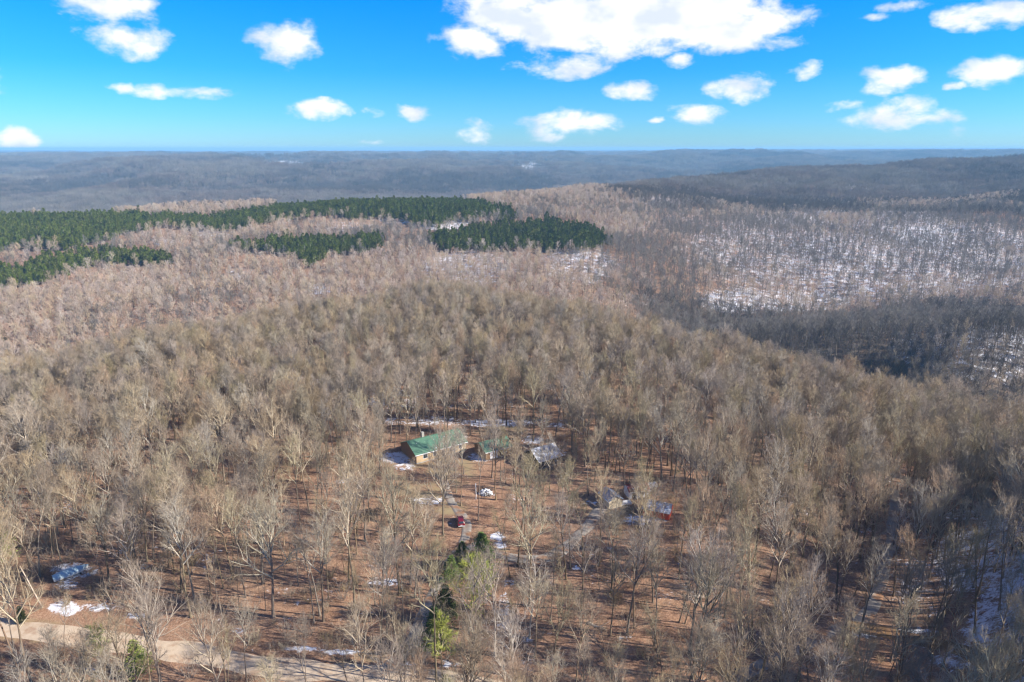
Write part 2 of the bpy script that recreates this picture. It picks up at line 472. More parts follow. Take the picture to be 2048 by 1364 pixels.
# snow patches: where they lie on the ground as seen from the air (u, v, half widths, depth, tilt)
NEAR_SNOW = [(150, 1140, 52, 16, 1.0), (132, 1168, 26, 14, .8), (128, 1216, 34, 17, 1.15), (205, 1214, 48, 10, .95), (275, 1232, 30, 8, 1.1), (408, 1203, 14, 7, .9),
             (600, 1297, 42, 6, 1.2), (680, 1304, 44, 6, 1.2), (478, 1262, 18, 9, .8), (170, 1338, 26, 7, .9), (790, 915, 34, 12, 1.2), (808, 932, 24, 10, 1.0),
             (960, 914, 26, 11, 1.1), (858, 1001, 34, 10, 1.0), (972, 985, 20, 9, .8), (994, 1073, 17, 9, 1.15), (1000, 1090, 13, 8, 1.0), (1012, 1165, 20, 9, .8),
             (1008, 1212, 14, 26, .95), (1040, 1278, 34, 10, .8), (1008, 1255, 18, 20, .8), (815, 1338, 20, 17, 1.2), (765, 1165, 34, 9, .95), (905, 1330, 26, 8, .8),
             (930, 1110, 8, 6, .5), (1065, 880, 24, 9, 1.0), (1100, 905, 40, 22, .6), (1150, 1135, 9, 5, 1.1), (1250, 1275, 20, 8, .6), (690, 963, 20, 7, .8),
             (860, 842, 110, 12, .78), (990, 846, 90, 8, .95), (760, 800, 90, 26, .72), (960, 800, 120, 22, .5), (590, 742, 60, 26, .72), (680, 765, 70, 24, .7), (560, 790, 70, 16, .5),
             (420, 760, 60, 20, .5), (1100, 845, 50, 10, .7), (1290, 820, 60, 10, .4), (1240, 905, 40, 10, .4), (1180, 1006, 16, 5, .9), (1290, 1040, 50, 12, .9), (1410, 1010, 20, 8, .6),
             (1940, 1120, 90, 70, .92), (2010, 1110, 70, 110, 1.0), (1995, 1250, 75, 60, .98), (1840, 1230, 60, 60, .62), (1950, 1320, 90, 22, 1.05), (1760, 1270, 70, 6, 1.2), (1840, 1262, 60, 6, 1.15), (1880, 1290, 70, 6, 1.2),
             (1830, 1120, 50, 90, .55), (1960, 1030, 120, 12, .9), (2060, 1350, 60, 60, .9), (1540, 1200, 60, 12, .35), (300, 1100, 120, 40, .42), (620, 1190, 90, 22, .45),
             (480, 1120, 120, 30, .35), (1080, 1010, 90, 40, .38), (1330, 1150, 200, 60, .28), (80, 1000, 80, 40, .45), (1600, 1010, 100, 30, .35), (1700, 950, 140, 30, .4)]
FAR_SNOW = [(935, 535, 120, 36, .78), (1160, 530, 90, 38, .82), (900, 520, 40, 12, .85), (1180, 560, 30, 10, .9), (970, 560, 40, 8, .85), (885, 447, 62, 15, 1.0), (800, 440, 50, 10, .8), (430, 468, 42, 12, .9), (330, 484, 34, 9, .8), (480, 548, 30, 14, .85), (640, 578, 30, 12, .95),
            (700, 455, 70, 14, .7), (1010, 430, 30, 10, .8), (1250, 600, 80, 20, .5), (1820, 520, 380, 100, .87), (1560, 500, 220, 90, .80), (1700, 440, 260, 26, .84), (1600, 600, 140, 26, .9), (1850, 470, 90, 30, .95), (1300, 440, 140, 40, .6), (1420, 450, 160, 30, .62), (1330, 400, 90, 12, .75), (1480, 600, 90, 30, .9),
            (1580, 375, 60, 6, .8), (1880, 372, 70, 7, .9), (1720, 373, 60, 7, .95), (565, 327, 46, 5, 1.25), (1055, 336, 36, 6, 1.25), (200, 345, 20, 3, .9), (1960, 700, 180, 70, .75), (1800, 665, 120, 30, .4)]

def snow_amount(x, y, z):
    u, v, d = project(x, y, z)
    s = np.zeros_like(u)
    for lst, lo, hi in ((NEAR_SNOW, 0, 330), (FAR_SNOW, 330, 1e9)):
        ok = (y > lo) & (y <= hi) & (y > 40)
        uu, vv = u[ok], v[ok]; acc = np.zeros_like(uu)
        for (a, b, ra, rb, k) in lst:
            r = ((uu - a) / (ra * 1.15)) ** 2 + ((vv - b) / (rb * 1.15)) ** 2
            acc = np.maximum(acc, k * (1 - smst(0.25, 1.25, r)))
        s[ok] = acc
    return s

rr = np.concatenate([[0, 15, 30, 45], np.geomspace(55, 420, 330), np.geomspace(424, 1500, 190), np.geomspace(1515, 36000, 130)])
th = np.concatenate([np.linspace(-180, -56, 26)[:-1], np.linspace(-56, 56, 430), np.linspace(56, 180, 26)[1:-1]])
th = np.radians(th)
R_, T_ = np.meshgrid(rr, th, indexing='ij')
gx, gy = R_ * np.sin(T_), R_ * np.cos(T_)
gz = height(gx, gy)
nr, nt = gx.shape
idx = np.arange(nr * nt).reshape(nr, nt)
a = idx[:-1]; b = idx[1:]
q = np.stack([a, np.roll(a, -1, 1), np.roll(b, -1, 1), b], -1).reshape(-1, 4)[:, ::-1]
me = mesh_np('ground', np.stack([gx, gy, gz], -1).reshape(-1, 3), [q], [M_ground], smooth=True)
def put_attr(me, name, val):
    at = me.attributes.new(name, 'FLOAT', 'POINT'); at.data.foreach_set('value', np.asarray(val, np.float32).ravel())
gs = snow_amount(gx.ravel(), gy.ravel(), gz.ravel())
gs = np.maximum(gs, np.where(gy.ravel() < 330, 0.16, 0.22) + 0.25 * fbm(gx.ravel() / 60, gy.ravel() / 60, 3))
put_attr(me, 'snow', gs)
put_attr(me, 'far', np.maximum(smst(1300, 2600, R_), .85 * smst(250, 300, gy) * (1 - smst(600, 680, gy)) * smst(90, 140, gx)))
_gu, _gv, _ = project(gx, gy, gz)
grass = np.zeros_like(gx)
for (a_, b_, ra, rb, k) in [(850, 985, 70, 30, .9), (900, 940, 60, 35, .9), (830, 925, 30, 14, .8), (60, 1262, 90, 26, 1.0), (900, 1015, 40, 16, 1.0), (980, 1105, 60, 12, .9), (1230, 1025, 60, 22, .7), (1000, 860, 60, 12, .9), (745, 1310, 40, 16, .8)]:
    grass = np.maximum(grass, k * (1 - smst(0.3, 1.2, ((_gu - a_) / ra) ** 2 + ((_gv - b_) / rb) ** 2)))
put_attr(me, 'grass', grass * (gy > 40) * (gy < 330))
g_o = obj('ground', me); tag(g_o, kind='structure')

# ------------------------------------------------------------------ roads and tracks
def smooth_path(pts, step=1.2):
    P = [Vector((p.x, p.y)) for p in pts]
    P = [P[0] * 2 - P[1]] + P + [P[-1] * 2 - P[-2]]
    out = []
    for i in range(1, len(P) - 2):
        p0, p1, p2, p3 = P[i - 1:i + 3]
        n = max(2, int((p2 - p1).length / step))
        for k in range(n):
            t = k / n
            out.append(0.5 * ((2 * p1) + (p2 - p0) * t + (2 * p0 - 5 * p1 + 4 * p2 - p3) * t * t + (3 * p1 - p0 - 3 * p2 + p3) * t ** 3))
    out.append(P[-2])
    return out

ROADS = []
def road(name, pix, width, m, lift, seed=0):
    pts = smooth_path([ground(u, v) for u, v in pix])
    n = len(pts); ac = 7
    V = []
    for i, p in enumerate(pts):
        d = (pts[min(i + 1, n - 1)] - pts[max(i - 1, 0)]).normalized(); s = Vector((d.y, -d.x))
        wl = width * 0.5 * (1 + 0.5 * float(fbm(np.array(i * .17 + seed), np.array(3.1), 3)))
        wr = width * 0.5 * (1 + 0.5 * float(fbm(np.array(i * .17 + seed), np.array(9.7), 3)))
        for k in range(ac):
            f = k / (ac - 1) * 2 - 1
            c = p + s * (f * (wl if f < 0 else wr))
            V.append((c.x, c.y))
    V = np.array(V); z = height(V[:, 0], V[:, 1]) + lift
    ed = np.tile(np.array([1] + [0] * (ac - 2) + [1]), n)
    z = z - ed * (lift + 0.12)
    idx = np.arange(n * ac).reshape(n, ac)
    q = np.stack([idx[:-1, :-1], idx[:-1, 1:], idx[1:, 1:], idx[1:, :-1]], -1).reshape(-1, 4)
    o = obj(name, mesh_np(name, np.column_stack([V, z]), [q], [m], smooth=True))
    tag(o, kind='structure')
    ROADS.append((np.array([(p.x, p.y) for p in pts]), width * 0.5))
    return o
road('road', [(-260, 1235), (-60, 1250), (60, 1262), (180, 1275), (290, 1292), (420, 1314), (560, 1334), (680, 1345), (790, 1348), (900, 1362), (1050, 1400)], 6.4, M_dirt, 0.10)
road('driveway', [(760, 1343), (800, 1310), (832, 1262), (858, 1200), (880, 1160), (903, 1120), (925, 1085), (932, 1058), (925, 1035), (908, 1012), (893, 985), (886, 960)], 3.0, M_gravel, 0.15, 5)
road('gravel_lane', [(936, 1092), (985, 1106), (1040, 1116), (1095, 1114), (1135, 1090), (1172, 1055), (1196, 1022), (1222, 1008), (1255, 1008)], 3.8, M_gravel, 0.19, 9)
road('forest_road', [(1400, 1420), (1490, 1346), (1585, 1303), (1660, 1264), (1722, 1238), (1748, 1205), (1764, 1150), (1779, 1095), (1787, 1040), (1790, 990), (1792, 950), (1790, 930)], 3.1, M_gravel, 0.10, 13)
road('muddy_track', [(1690, 1248), (1760, 1263), (1840, 1280), (1930, 1305), (2060, 1345)], 4.2, M_mud, 0.14, 21)

# ------------------------------------------------------------------ branching trees
def tubes(chains, sides):
    """chains: list of (points (n,3), radii (n,)); returns verts, quads"""
    groups = {}
    for P, R in chains: groups.setdefault(len(P), []).append((P, R))
    V, F, off = [], [], 0
    for n, lst in groups.items():
        P = np.array([c[0] for c in lst]); R = np.array([c[1] for c in lst])
        D = np.empty_like(P); D[:, 1:-1] = P[:, 2:] - P[:, :-2]; D[:, 0] = P[:, 1] - P[:, 0]; D[:, -1] = P[:, -1] - P[:, -2]
        D /= np.linalg.norm(D, axis=2, keepdims=True) + 1e-9
        ref = np.where(np.abs(D[..., 2:3]) > 0.9, np.array([1.0, 0, 0]), np.array([0, 0, 1.0]))
        A = np.cross(D, ref); A /= np.linalg.norm(A, axis=2, keepdims=True) + 1e-9
        B = np.cross(D, A)
        ang = np.arange(sides) * 2 * math.pi / sides
        Q = P[:, :, None] + R[:, :, None, None] * (A[:, :, None] * np.cos(ang)[None, None, :, None] + B[:, :, None] * np.sin(ang)[None, None, :, None])
        m = len(lst)
        idx = off + np.arange(m * n * sides).reshape(m, n, sides)
        a = idx[:, :-1]; b = idx[:, 1:]
        F.append(np.stack([a, np.roll(a, -1, 2), np.roll(b, -1, 2), b], -1).reshape(-1, 4))
        V.append(Q.reshape(-1, 3)); off += m * n * sides
    return np.concatenate(V), np.concatenate(F)

def rot_away(d, ang, roll, rng):
    d = d / np.linalg.norm(d)
    ref = np.array([1.0, 0, 0]) if abs(d[2]) > 0.9 else np.array([0, 0, 1.0])
    a = np.cross(d, ref); a /= np.linalg.norm(a); b = np.cross(d, a)
    return d * math.cos(ang) + (a * math.cos(roll) + b * math.sin(roll)) * math.sin(ang)

def grow(start, d, length, r0, r1, n, rng, wander, up):
    P = [np.array(start)]; d = np.array(d) / np.linalg.norm(d)
    for k in range(n):
        d = d + rng.normal(0, wander, 3) + np.array([0, 0, up]); d /= np.linalg.norm(d)
        P.append(P[-1] + d * length / n)
    return np.array(P), np.linspace(r0, r1, n + 1)

def at_chain(P, t):
    n = len(P) - 1; x = min(t * n, n - 1e-6); k = int(x); f = x - k
    d = P[k + 1] - P[k]
    return P[k] * (1 - f) + P[k + 1] * f, d / np.linalg.norm(d)

def bare_tree(seed, h=24.0, clear=0.45, n1=12, n2=6, n3=5, n4=4, spread=0.62, r=0.22, twig=0.0115, fork=False, lean=0.03, limb_len=0.36):
    """a leafless forest tree: returns chains for trunk, limbs and twigs"""
    rng = np.random.RandomState(seed)
    T, L, Wg = [], [], []
    d0 = np.array([rng.normal(0, lean), rng.normal(0, lean), 1.0])
    trunk = grow((0, 0, -0.6), d0, h * 0.86, r, r * 0.22, 9, rng, 0.035, 0.03)
    trunk[1][0] *= 1.7; T.append(trunk)
    mains = [(trunk[0], trunk[1], clear)]
    if fork:
        p, dd = at_chain(trunk[0], clear + 0.04)
        fk = grow(p, rot_away(dd, 0.42, rng.uniform(0, 6.28), rng), h * 0.50, r * 0.62, r * 0.15, 6, rng, 0.05, 0.10)
        T.append(fk); mains.append((fk[0], fk[1], 0.15))
    for P, R, c0 in mains:
        for i in range(n1 if c0 == clear else n1 // 2 + 2):
            f = (i + rng.uniform(0, 0.9)) / n1; t = c0 + (1 - c0) * f ** 0.85
            t = min(t, 0.985)
            p, dd = at_chain(P, t)
            ang = (spread + 0.25) * (1 - 0.55 * f) + rng.normal(0, 0.08)
            dl = rot_away(dd, ang, i * 2.4 + rng.uniform(-.5, .5), rng)
            ln = h * limb_len * (1 - 0.45 * f) * rng.uniform(0.75, 1.15)
            rad = R[0] * 0.38 * (1 - 0.50 * f)
            c1 = grow(p, dl, ln, rad, rad * 0.25, 5, rng, 0.085, 0.10)
            L.append(c1)
            for j in range(n2):
                t2 = 0.22 + 0.76 * (j + rng.uniform(0, .8)) / n2
                p2, d2 = at_chain(c1[0], min(t2, .98))
                c2 = grow(p2, rot_away(d2, rng.uniform(.45, .8), rng.uniform(0, 6.28), rng), ln * (0.62 - 0.30 * t2) * rng.uniform(.7, 1.2), rad * 0.50 * (1.1 - .5 * t2), rad * 0.17, 4, rng, 0.12, 0.10)
                L.append(c2)
                l2 = np.linalg.norm(c2[0][-1] - c2[0][0])
                for k in range(n3):
                    t3 = 0.15 + 0.84 * (k + rng.uniform(0, .8)) / n3
                    p3, d3 = at_chain(c2[0], min(t3, .98))
                    c3 = grow(p3, rot_away(d3, rng.uniform(.35, .75), rng.uniform(0, 6.28), rng), max(0.5, l2 * rng.uniform(.35, .6)), max(twig * 1.25, rad * 0.10), twig * 0.8, 2, rng, 0.12, 0.10)
                    Wg.append(c3)
                    for m in range(n4):
                        p4, d4 = at_chain(c3[0], rng.uniform(.2, .98))
                        Wg.append(grow(p4, rot_away(d4, rng.uniform(.3, .7), rng.uniform(0, 6.28), rng), rng.uniform(.5, 1.15), twig, twig * 0.45, 1, rng, 0.1, 0.08))
    return T, L, Wg

def tree_meshes(name, parts, bark, twigm, split, tsides=7, lsides=4, wsides=3):
    T, L, Wg = parts
    tv, tf = tubes(T, tsides)
    lv, lf = tubes(L, lsides)
    wv, wf = tubes(Wg, wsides)
    cv = np.concatenate([lv, wv]); wf2 = wf + len(lv)
    if split:
        return (mesh_np(name + '_trunk', tv, [tf], [M_pale if bark is M_pale else M_trunk], smooth=True),
                mesh_np(name + '_crown', cv, [lf, wf2], [bark, twigm], np.concatenate([np.zeros(len(lf)), np.ones(len(wf2))]), smooth=True))
    off = len(tv)
    return mesh_np(name, np.concatenate([tv, cv]), [tf, lf + off, wf2 + off], [M_trunk, bark, twigm],
                   np.concatenate([np.zeros(len(tf)), np.ones(len(lf)), np.full(len(wf2), 2)]), smooth=True)

# crown shapes: seed, height, first limb, limbs, spread ...
SHAPES = [dict(seed=11, h=24, clear=.42, spread=.48, limb_len=.31), dict(seed=12, h=25, clear=.52, spread=.40, n1=11, limb_len=.28), dict(seed=13, h=23, clear=.40, spread=.52, fork=True, n1=9, r=.23, limb_len=.30),
          dict(seed=14, h=24, clear=.58, spread=.36, n1=10, r=.16, limb_len=.25), dict(seed=15, h=22, clear=.40, spread=.46, n1=13, r=.24, limb_len=.36, lean=.04), dict(seed=16, h=25, clear=.5, spread=.46, fork=True, n1=8, limb_len=.30),
          dict(seed=17, h=23, clear=.48, spread=.42, n1=9, n2=5, limb_len=.27, lean=.07, r=.18), dict(seed=18, h=24, clear=.55, spread=.34, n1=12, n2=5, limb_len=.24, r=.19), dict(seed=19, h=22, clear=.44, spread=.52, n1=10, limb_len=.29, lean=.06, r=.2)]
POLE_SHAPES = [dict(seed=31, h=17, clear=.45, spread=.42, n1=9, n2=4, n3=4, n4=3, r=.11, limb_len=.24, lean=.07), dict(seed=32, h=13, clear=.35, spread=.5, n1=9, n2=4, n3=4, n4=2, r=.08, limb_len=.26, lean=.1),
               dict(seed=33, h=19, clear=.6, spread=.4, n1=8, n2=4, n3=4, n4=3, r=.13, limb_len=.2, lean=.05)]
near_meshes = [tree_meshes('bare_tree_shape', bare_tree(**s), M_bark, M_twig, True) for s in SHAPES]
pole_meshes = [tree_meshes('pole_tree_shape', bare_tree(**s), M_bark, M_twig, True, 5, 3, 3) for s in POLE_SHAPES]
pale_meshes = [tree_meshes('pale_tree_shape', bare_tree(seed=41, h=24, clear=.5, spread=.75, n1=10, n2=5, n3=4, n4=3, limb_len=.30, r=.24), M_pale, M_bark, True)]
bud_meshes = [tree_meshes('budding_tree_shape', bare_tree(seed=51, h=16, clear=.25, spread=.55, n1=12, n2=6, n3=6, n4=5, limb_len=.34, r=.17, twig=.03), M_bark, M_budding, True)]

# prototypes for the woodland that nobody could count
LIB = bpy.data.collections.new('woodland_sources')
def lib(name, me, coll):
    o = bpy.data.objects.new(name, me); coll.objects.link(o); o['kind'] = 'stuff'; return o
def libcoll(name): return bpy.data.collections.new(name)
c_near = libcoll('near_sources')
for k, s in enumerate(SHAPES): lib('woodland_tree', tree_meshes('woodland_tree', bare_tree(**{**s, 'n3': 5, 'n4': 3, 'twig': .018}), M_bark, M_twig, False, 6, 3, 3), c_near)
c_pole = libcoll('pole_sources')
for s in POLE_SHAPES: lib('woodland_pole', tree_meshes('woodland_pole', bare_tree(**s), M_bark, M_twig, False, 5, 3, 3), c_pole)
c_mid = libcoll('mid_sources')
for k in range(8):
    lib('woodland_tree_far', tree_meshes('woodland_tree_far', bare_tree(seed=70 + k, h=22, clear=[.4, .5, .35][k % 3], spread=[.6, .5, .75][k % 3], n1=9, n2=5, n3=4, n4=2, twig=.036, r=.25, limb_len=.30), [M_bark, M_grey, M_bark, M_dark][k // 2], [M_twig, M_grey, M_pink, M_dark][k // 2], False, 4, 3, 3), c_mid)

def merge_meshes(name, items):
    """items: (verts, list of faces, material index) -> one mesh"""
    V, F, Mi, off = [], [], [], 0
    for v, f, mi in items:
        V.append(v); F.append(f + off); Mi.append(np.full(len(f), mi)); off += len(v)
    return V, F, Mi
c_far = libcoll('far_sources')
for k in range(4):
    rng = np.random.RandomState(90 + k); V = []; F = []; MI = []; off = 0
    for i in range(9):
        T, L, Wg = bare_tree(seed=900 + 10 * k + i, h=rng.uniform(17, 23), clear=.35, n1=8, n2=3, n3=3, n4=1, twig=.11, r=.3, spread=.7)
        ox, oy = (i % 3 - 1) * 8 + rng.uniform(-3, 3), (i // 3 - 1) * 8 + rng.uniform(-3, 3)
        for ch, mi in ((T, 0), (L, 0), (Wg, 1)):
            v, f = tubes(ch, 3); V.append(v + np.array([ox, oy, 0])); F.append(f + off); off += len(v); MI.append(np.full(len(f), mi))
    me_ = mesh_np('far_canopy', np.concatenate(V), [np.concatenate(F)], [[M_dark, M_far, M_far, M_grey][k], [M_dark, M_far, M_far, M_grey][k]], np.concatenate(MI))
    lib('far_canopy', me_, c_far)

# conifers: trunk, whorls of boughs carrying needle sprays
def conifer(seed, h=13.0, base=0.2, width=0.22, whorls=16, per=7, sprays=8, size=0.42, cedar=False, round_=False):
    rng = np.random.RandomState(seed)
    T = [grow((0, 0, -0.4), (0, 0, 1), h + 0.3, h * 0.016 + .05, 0.02, 6, rng, 0.012, 0.05)]
    B = []; cen = []; dirs = []
    for i in range(whorls):
        f = i / (whorls - 1); z = h * (base + (0.98 - base) * f)
        L = h * width * ((1 - f) ** (0.55 if round_ else 0.8) * (0.75 + 0.5 * rng.rand()) + 0.05)
        for j in range(per):
            a = rng.uniform(0, 6.28); d = np.array([math.cos(a), math.sin(a), rng.uniform(-.05, .45) + f * .4 + (0.5 if cedar else 0)])
            d /= np.linalg.norm(d); ln = L * rng.uniform(.6, 1.15)
            B.append((np.array([[0, 0, z], d * ln * .55 + [0, 0, z], d * ln + [0, 0, z + ln * .12]]), np.array([.05, .03, .012])))
            for s in range(sprays):
                t = rng.uniform(.25, 1.0); cen.append(np.array([0, 0, z]) + d * ln * t + rng.normal(0, .14 + .05 * ln, 3)); dirs.append(d + rng.normal(0, .5, 3) + [0, 0, .35])
    cen = np.array(cen); dirs = np.array(dirs); dirs /= np.linalg.norm(dirs, axis=1, keepdims=True)
    n = len(cen); side = np.cross(dirs, rng.normal(0, 1, (n, 3))); side /= np.linalg.norm(side, axis=1, keepdims=True)
    nor = np.cross(dirs, side); sz = size * rng.uniform(.6, 1.3, (n, 1))
    # each spray: three folded blades round its shoot
    V = []; F = []; off = 0
    for q in range(3):
        a = q * 2.1; s2 = side * math.cos(a) + nor * math.sin(a)
        p0 = cen; p1 = cen + dirs * sz * .5 + s2 * sz * .42; p2 = cen + dirs * sz * 1.15
        V.append(np.stack([p0, p1, p2], 1).reshape(-1, 3)); F.append(off + np.arange(n * 3).reshape(n, 3)); off += n * 3
    return T, B, np.concatenate(V), np.concatenate(F)

def conifer_meshes(name, c, leafm, split):
    T, B, nv, nf = c
    tv, tf = tubes(T, 5); bv, bf = tubes(B, 3)
    if split:
        return (mesh_np(name + '_trunk', tv, [tf], [M_bark], smooth=True),
                mesh_np(name + '_crown', np.concatenate([bv, nv]), [bf, nf + len(bv)], [M_bark, leafm], np.concatenate([np.zeros(len(bf)), np.ones(len(nf))])))
    return mesh_np(name, np.concatenate([tv, bv, nv]), [tf, bf + len(tv), nf + len(tv) + len(bv)], [M_bark, leafm],
                   np.concatenate([np.zeros(len(tf) + len(bf)), np.ones(len(nf))]))
pine_near = [conifer_meshes('pine_shape', conifer(200 + k, h=13, base=.12, width=.24, whorls=26, per=8, sprays=24, size=.24), M_pine_light if k == 1 else M_pine_mid, True) for k in range(2)]
cedar_near = [conifer_meshes('cedar_shape', conifer(210, h=9, base=.05, width=.26, whorls=24, per=9, sprays=14, size=.36, cedar=True), M_cedar, True)]
pine_plant = [conifer_meshes('plantation_pine_shape', conifer(220 + k, h=14, base=.3, width=.19, whorls=12, per=6, sprays=7, size=.7, round_=True), M_pine, True) for k in range(4)]
c_pine = libcoll('pine_sources')
for k in range(4): lib('plantation_pine_source', conifer_meshes('plantation_pine', conifer(220 + k, h=14, base=.3, width=.19, whorls=11, per=6, sprays=6, size=.75, round_=True), M_pine, False), c_pine)

# understorey brush
def brush(seed, h=1.6, n=46, spread=1.5, thick=.018):
    rng = np.random.RandomState(seed); W2 = []
    for i in range(n):
        a = rng.uniform(0, 6.28); r = rng.uniform(0, .5); d = np.array([math.cos(a) * rng.uniform(0, .8), math.sin(a) * rng.uniform(0, .8), 1])
        c = grow((math.cos(a) * r * spread, math.sin(a) * r * spread, -.1), d, h * rng.uniform(.5, 1.2), thick, thick * .5, 2, rng, .15, .02)
        W2.append(c)
        for j in range(3):
            p, dd = at_chain(c[0], rng.uniform(.3, .95)); W2.append(grow(p, rot_away(dd, .6, rng.uniform(0, 6.28), rng), h * .3, thick * .7, thick * .3, 2, rng, .15, .02))
    return W2
c_brush = libcoll('brush_sources')
for k in range(3):
    v, f = tubes(brush(300 + k, h=[1.5, 2.6, 4.0][k], n=[40, 34, 22][k], spread=[2, 2, 1.2][k], thick=[.02, .024, .03][k]), 3)
    lib('undergrowth_source', mesh_np('undergrowth', v, [f], [M_twig]), c_brush)

# ------------------------------------------------------------------ scatter helper for uncountable stuff
def scatter(name, pts, rot, scl, coll, vidx=None):
    """ONE object whose geometry nodes put a source tree on each of its points"""
    me = bpy.data.meshes.new(name)
    pts = np.asarray(pts, np.float32)
    me.vertices.add(len(pts)); me.vertices.foreach_set('co', pts.ravel())
    for nm, typ, val in (('rot', 'FLOAT_VECTOR', rot), ('scl', 'FLOAT_VECTOR', scl)):
        at = me.attributes.new(nm, typ, 'POINT'); at.data.foreach_set('vector', np.asarray(val, np.float32).ravel())
    at = me.attributes.new('pick', 'INT', 'POINT'); at.data.foreach_set('value', np.asarray(vidx, np.int32))
    o = obj(name, me)
    ng = bpy.data.node_groups.new(name + '_nodes', 'GeometryNodeTree')
    ng.interface.new_socket('Geometry', in_out='INPUT', socket_type='NodeSocketGeometry')
    ng.interface.new_socket('Geometry', in_out='OUTPUT', socket_type='NodeSocketGeometry')
    N, Lk = ng.nodes, ng.links
    gi = N.new('NodeGroupInput'); go = N.new('NodeGroupOutput')
    ci = N.new('GeometryNodeCollectionInfo'); ci.inputs['Collection'].default_value = coll
    ci.inputs['Separate Children'].default_value = True; ci.inputs['Reset Children'].default_value = True
    ip = N.new('GeometryNodeInstanceOnPoints'); ip.inputs['Pick Instance'].default_value = True
    def attr(nm, dt):
        n = N.new('GeometryNodeInputNamedAttribute'); n.data_type = dt; n.inputs['Name'].default_value = nm; return n.outputs[0]
    m2p = N.new('GeometryNodeMeshToPoints')
    Lk.new(gi.outputs[0], m2p.inputs['Mesh']); Lk.new(m2p.outputs[0], ip.inputs['Points'])
    Lk.new(ci.outputs[0], ip.inputs['Instance'])
    e2r = N.new('FunctionNodeEulerToRotation'); Lk.new(attr('rot', 'FLOAT_VECTOR'), e2r.inputs[0]); Lk.new(e2r.outputs[0], ip.inputs['Rotation'])
    Lk.new(attr('scl', 'FLOAT_VECTOR'), ip.inputs['Scale']); Lk.new(attr('pick', 'INT'), ip.inputs['Instance Index'])
    Lk.new(ip.outputs[0], go.inputs[0])
    md = o.modifiers.new('scatter', 'NODES'); md.node_group = ng
    tag(o, kind='stuff')
    return o

# ------------------------------------------------------------------ buildings
def roof_mat(name, c, snow):
    def f(t, b):
        p = opos(t)
        n = t.noise(p, 0.9, 4, 0.6)
        col = t.mix(n, tuple(x * .7 for x in c), tuple(min(1, x * 1.3) for x in c))
        wv = t.new('ShaderNodeTexWave'); wv.bands_direction = 'X'; wv.inputs['Scale'].default_value = 1.1; t.l.new(p, wv.inputs[0])
        bp = t.new('ShaderNodeBump'); bp.inputs['Strength'].default_value = 0.5; bp.inputs['Distance'].default_value = 0.04
        t.l.new(wv.outputs['Fac'], bp.inputs['Height']); t.l.new(bp.outputs[0], b.inputs['Normal'])
        k = t.smooth(t.math('ADD', t.noise(p, 0.7, 5, 0.7), snow), 0.60, 0.68)
        return t.mix(k, col, (0.80, 0.82, 0.86))
    return mat(name, f, 0.45, 0.4)
R_green = roof_mat('green_metal_roof', (0.085, 0.175, 0.115), -0.04)
R_white = roof_mat('snowy_grey_roof', (0.28, 0.29, 0.31), 0.11)
R_grey = roof_mat('grey_metal_roof', (0.26, 0.30, 0.36), 0.02)
R_red = roof_mat('red_metal_roof', (0.30, 0.07, 0.045), 0.08)
R_orange = roof_mat('orange_metal_roof', (0.62, 0.12, 0.06), 0.05)
M_wood = plain('brown_siding', (0.24, 0.15, 0.085), 0.85, 0.2, 0.35, 2.0)
M_tan = plain('tan_siding', (0.46, 0.34, 0.21), 0.85, 0.2, 0.25, 2.0)
M_cream = plain('cream_siding', (0.66, 0.55, 0.38), 0.8, 0.2, 0.12)
M_orange = plain('orange_panel', (0.72, 0.10, 0.045), 0.6, 0.3, 0.12)
M_white = plain('white_paint', (0.72, 0.72, 0.72), 0.6, 0.3, 0.08)
M_darkwood = plain('dark_boards', (0.07, 0.055, 0.045), 0.8, 0.2, 0.3)
M_glass = mat('window_glass', lambda t, b: (0.03, 0.04, 0.05), 0.08, 0.6)
M_concrete = plain('foundation_block', (0.33, 0.31, 0.28), 0.9, 0.1, 0.2)

def window(m, parent, x, y, z, w_, h_, ny):
    """frame on a long wall facing y sign ny; pane is a sub-part"""
    f = MB(); d = 0.05 * ny
    y0, y1 = sorted((y, y + d))
    f.box(x - w_ / 2 - .09, x - w_ / 2, y0, y1, z - .09, z + h_ + .09); f.box(x + w_ / 2, x + w_ / 2 + .09, y0, y1, z - .09, z + h_ + .09)
    f.box(x - w_ / 2, x + w_ / 2, y0, y1, z + h_, z + h_ + .09); f.box(x - w_ / 2, x + w_ / 2, y0, y1, z - .09, z)
    o = f.build('window', M_white, parent)
    g = MB(); y2, y3 = sorted((y + .004 * ny, y + .03 * ny)); g.box(x - w_ / 2, x + w_ / 2, y2, y3, z, z + h_); g.build('pane', M_glass, o)

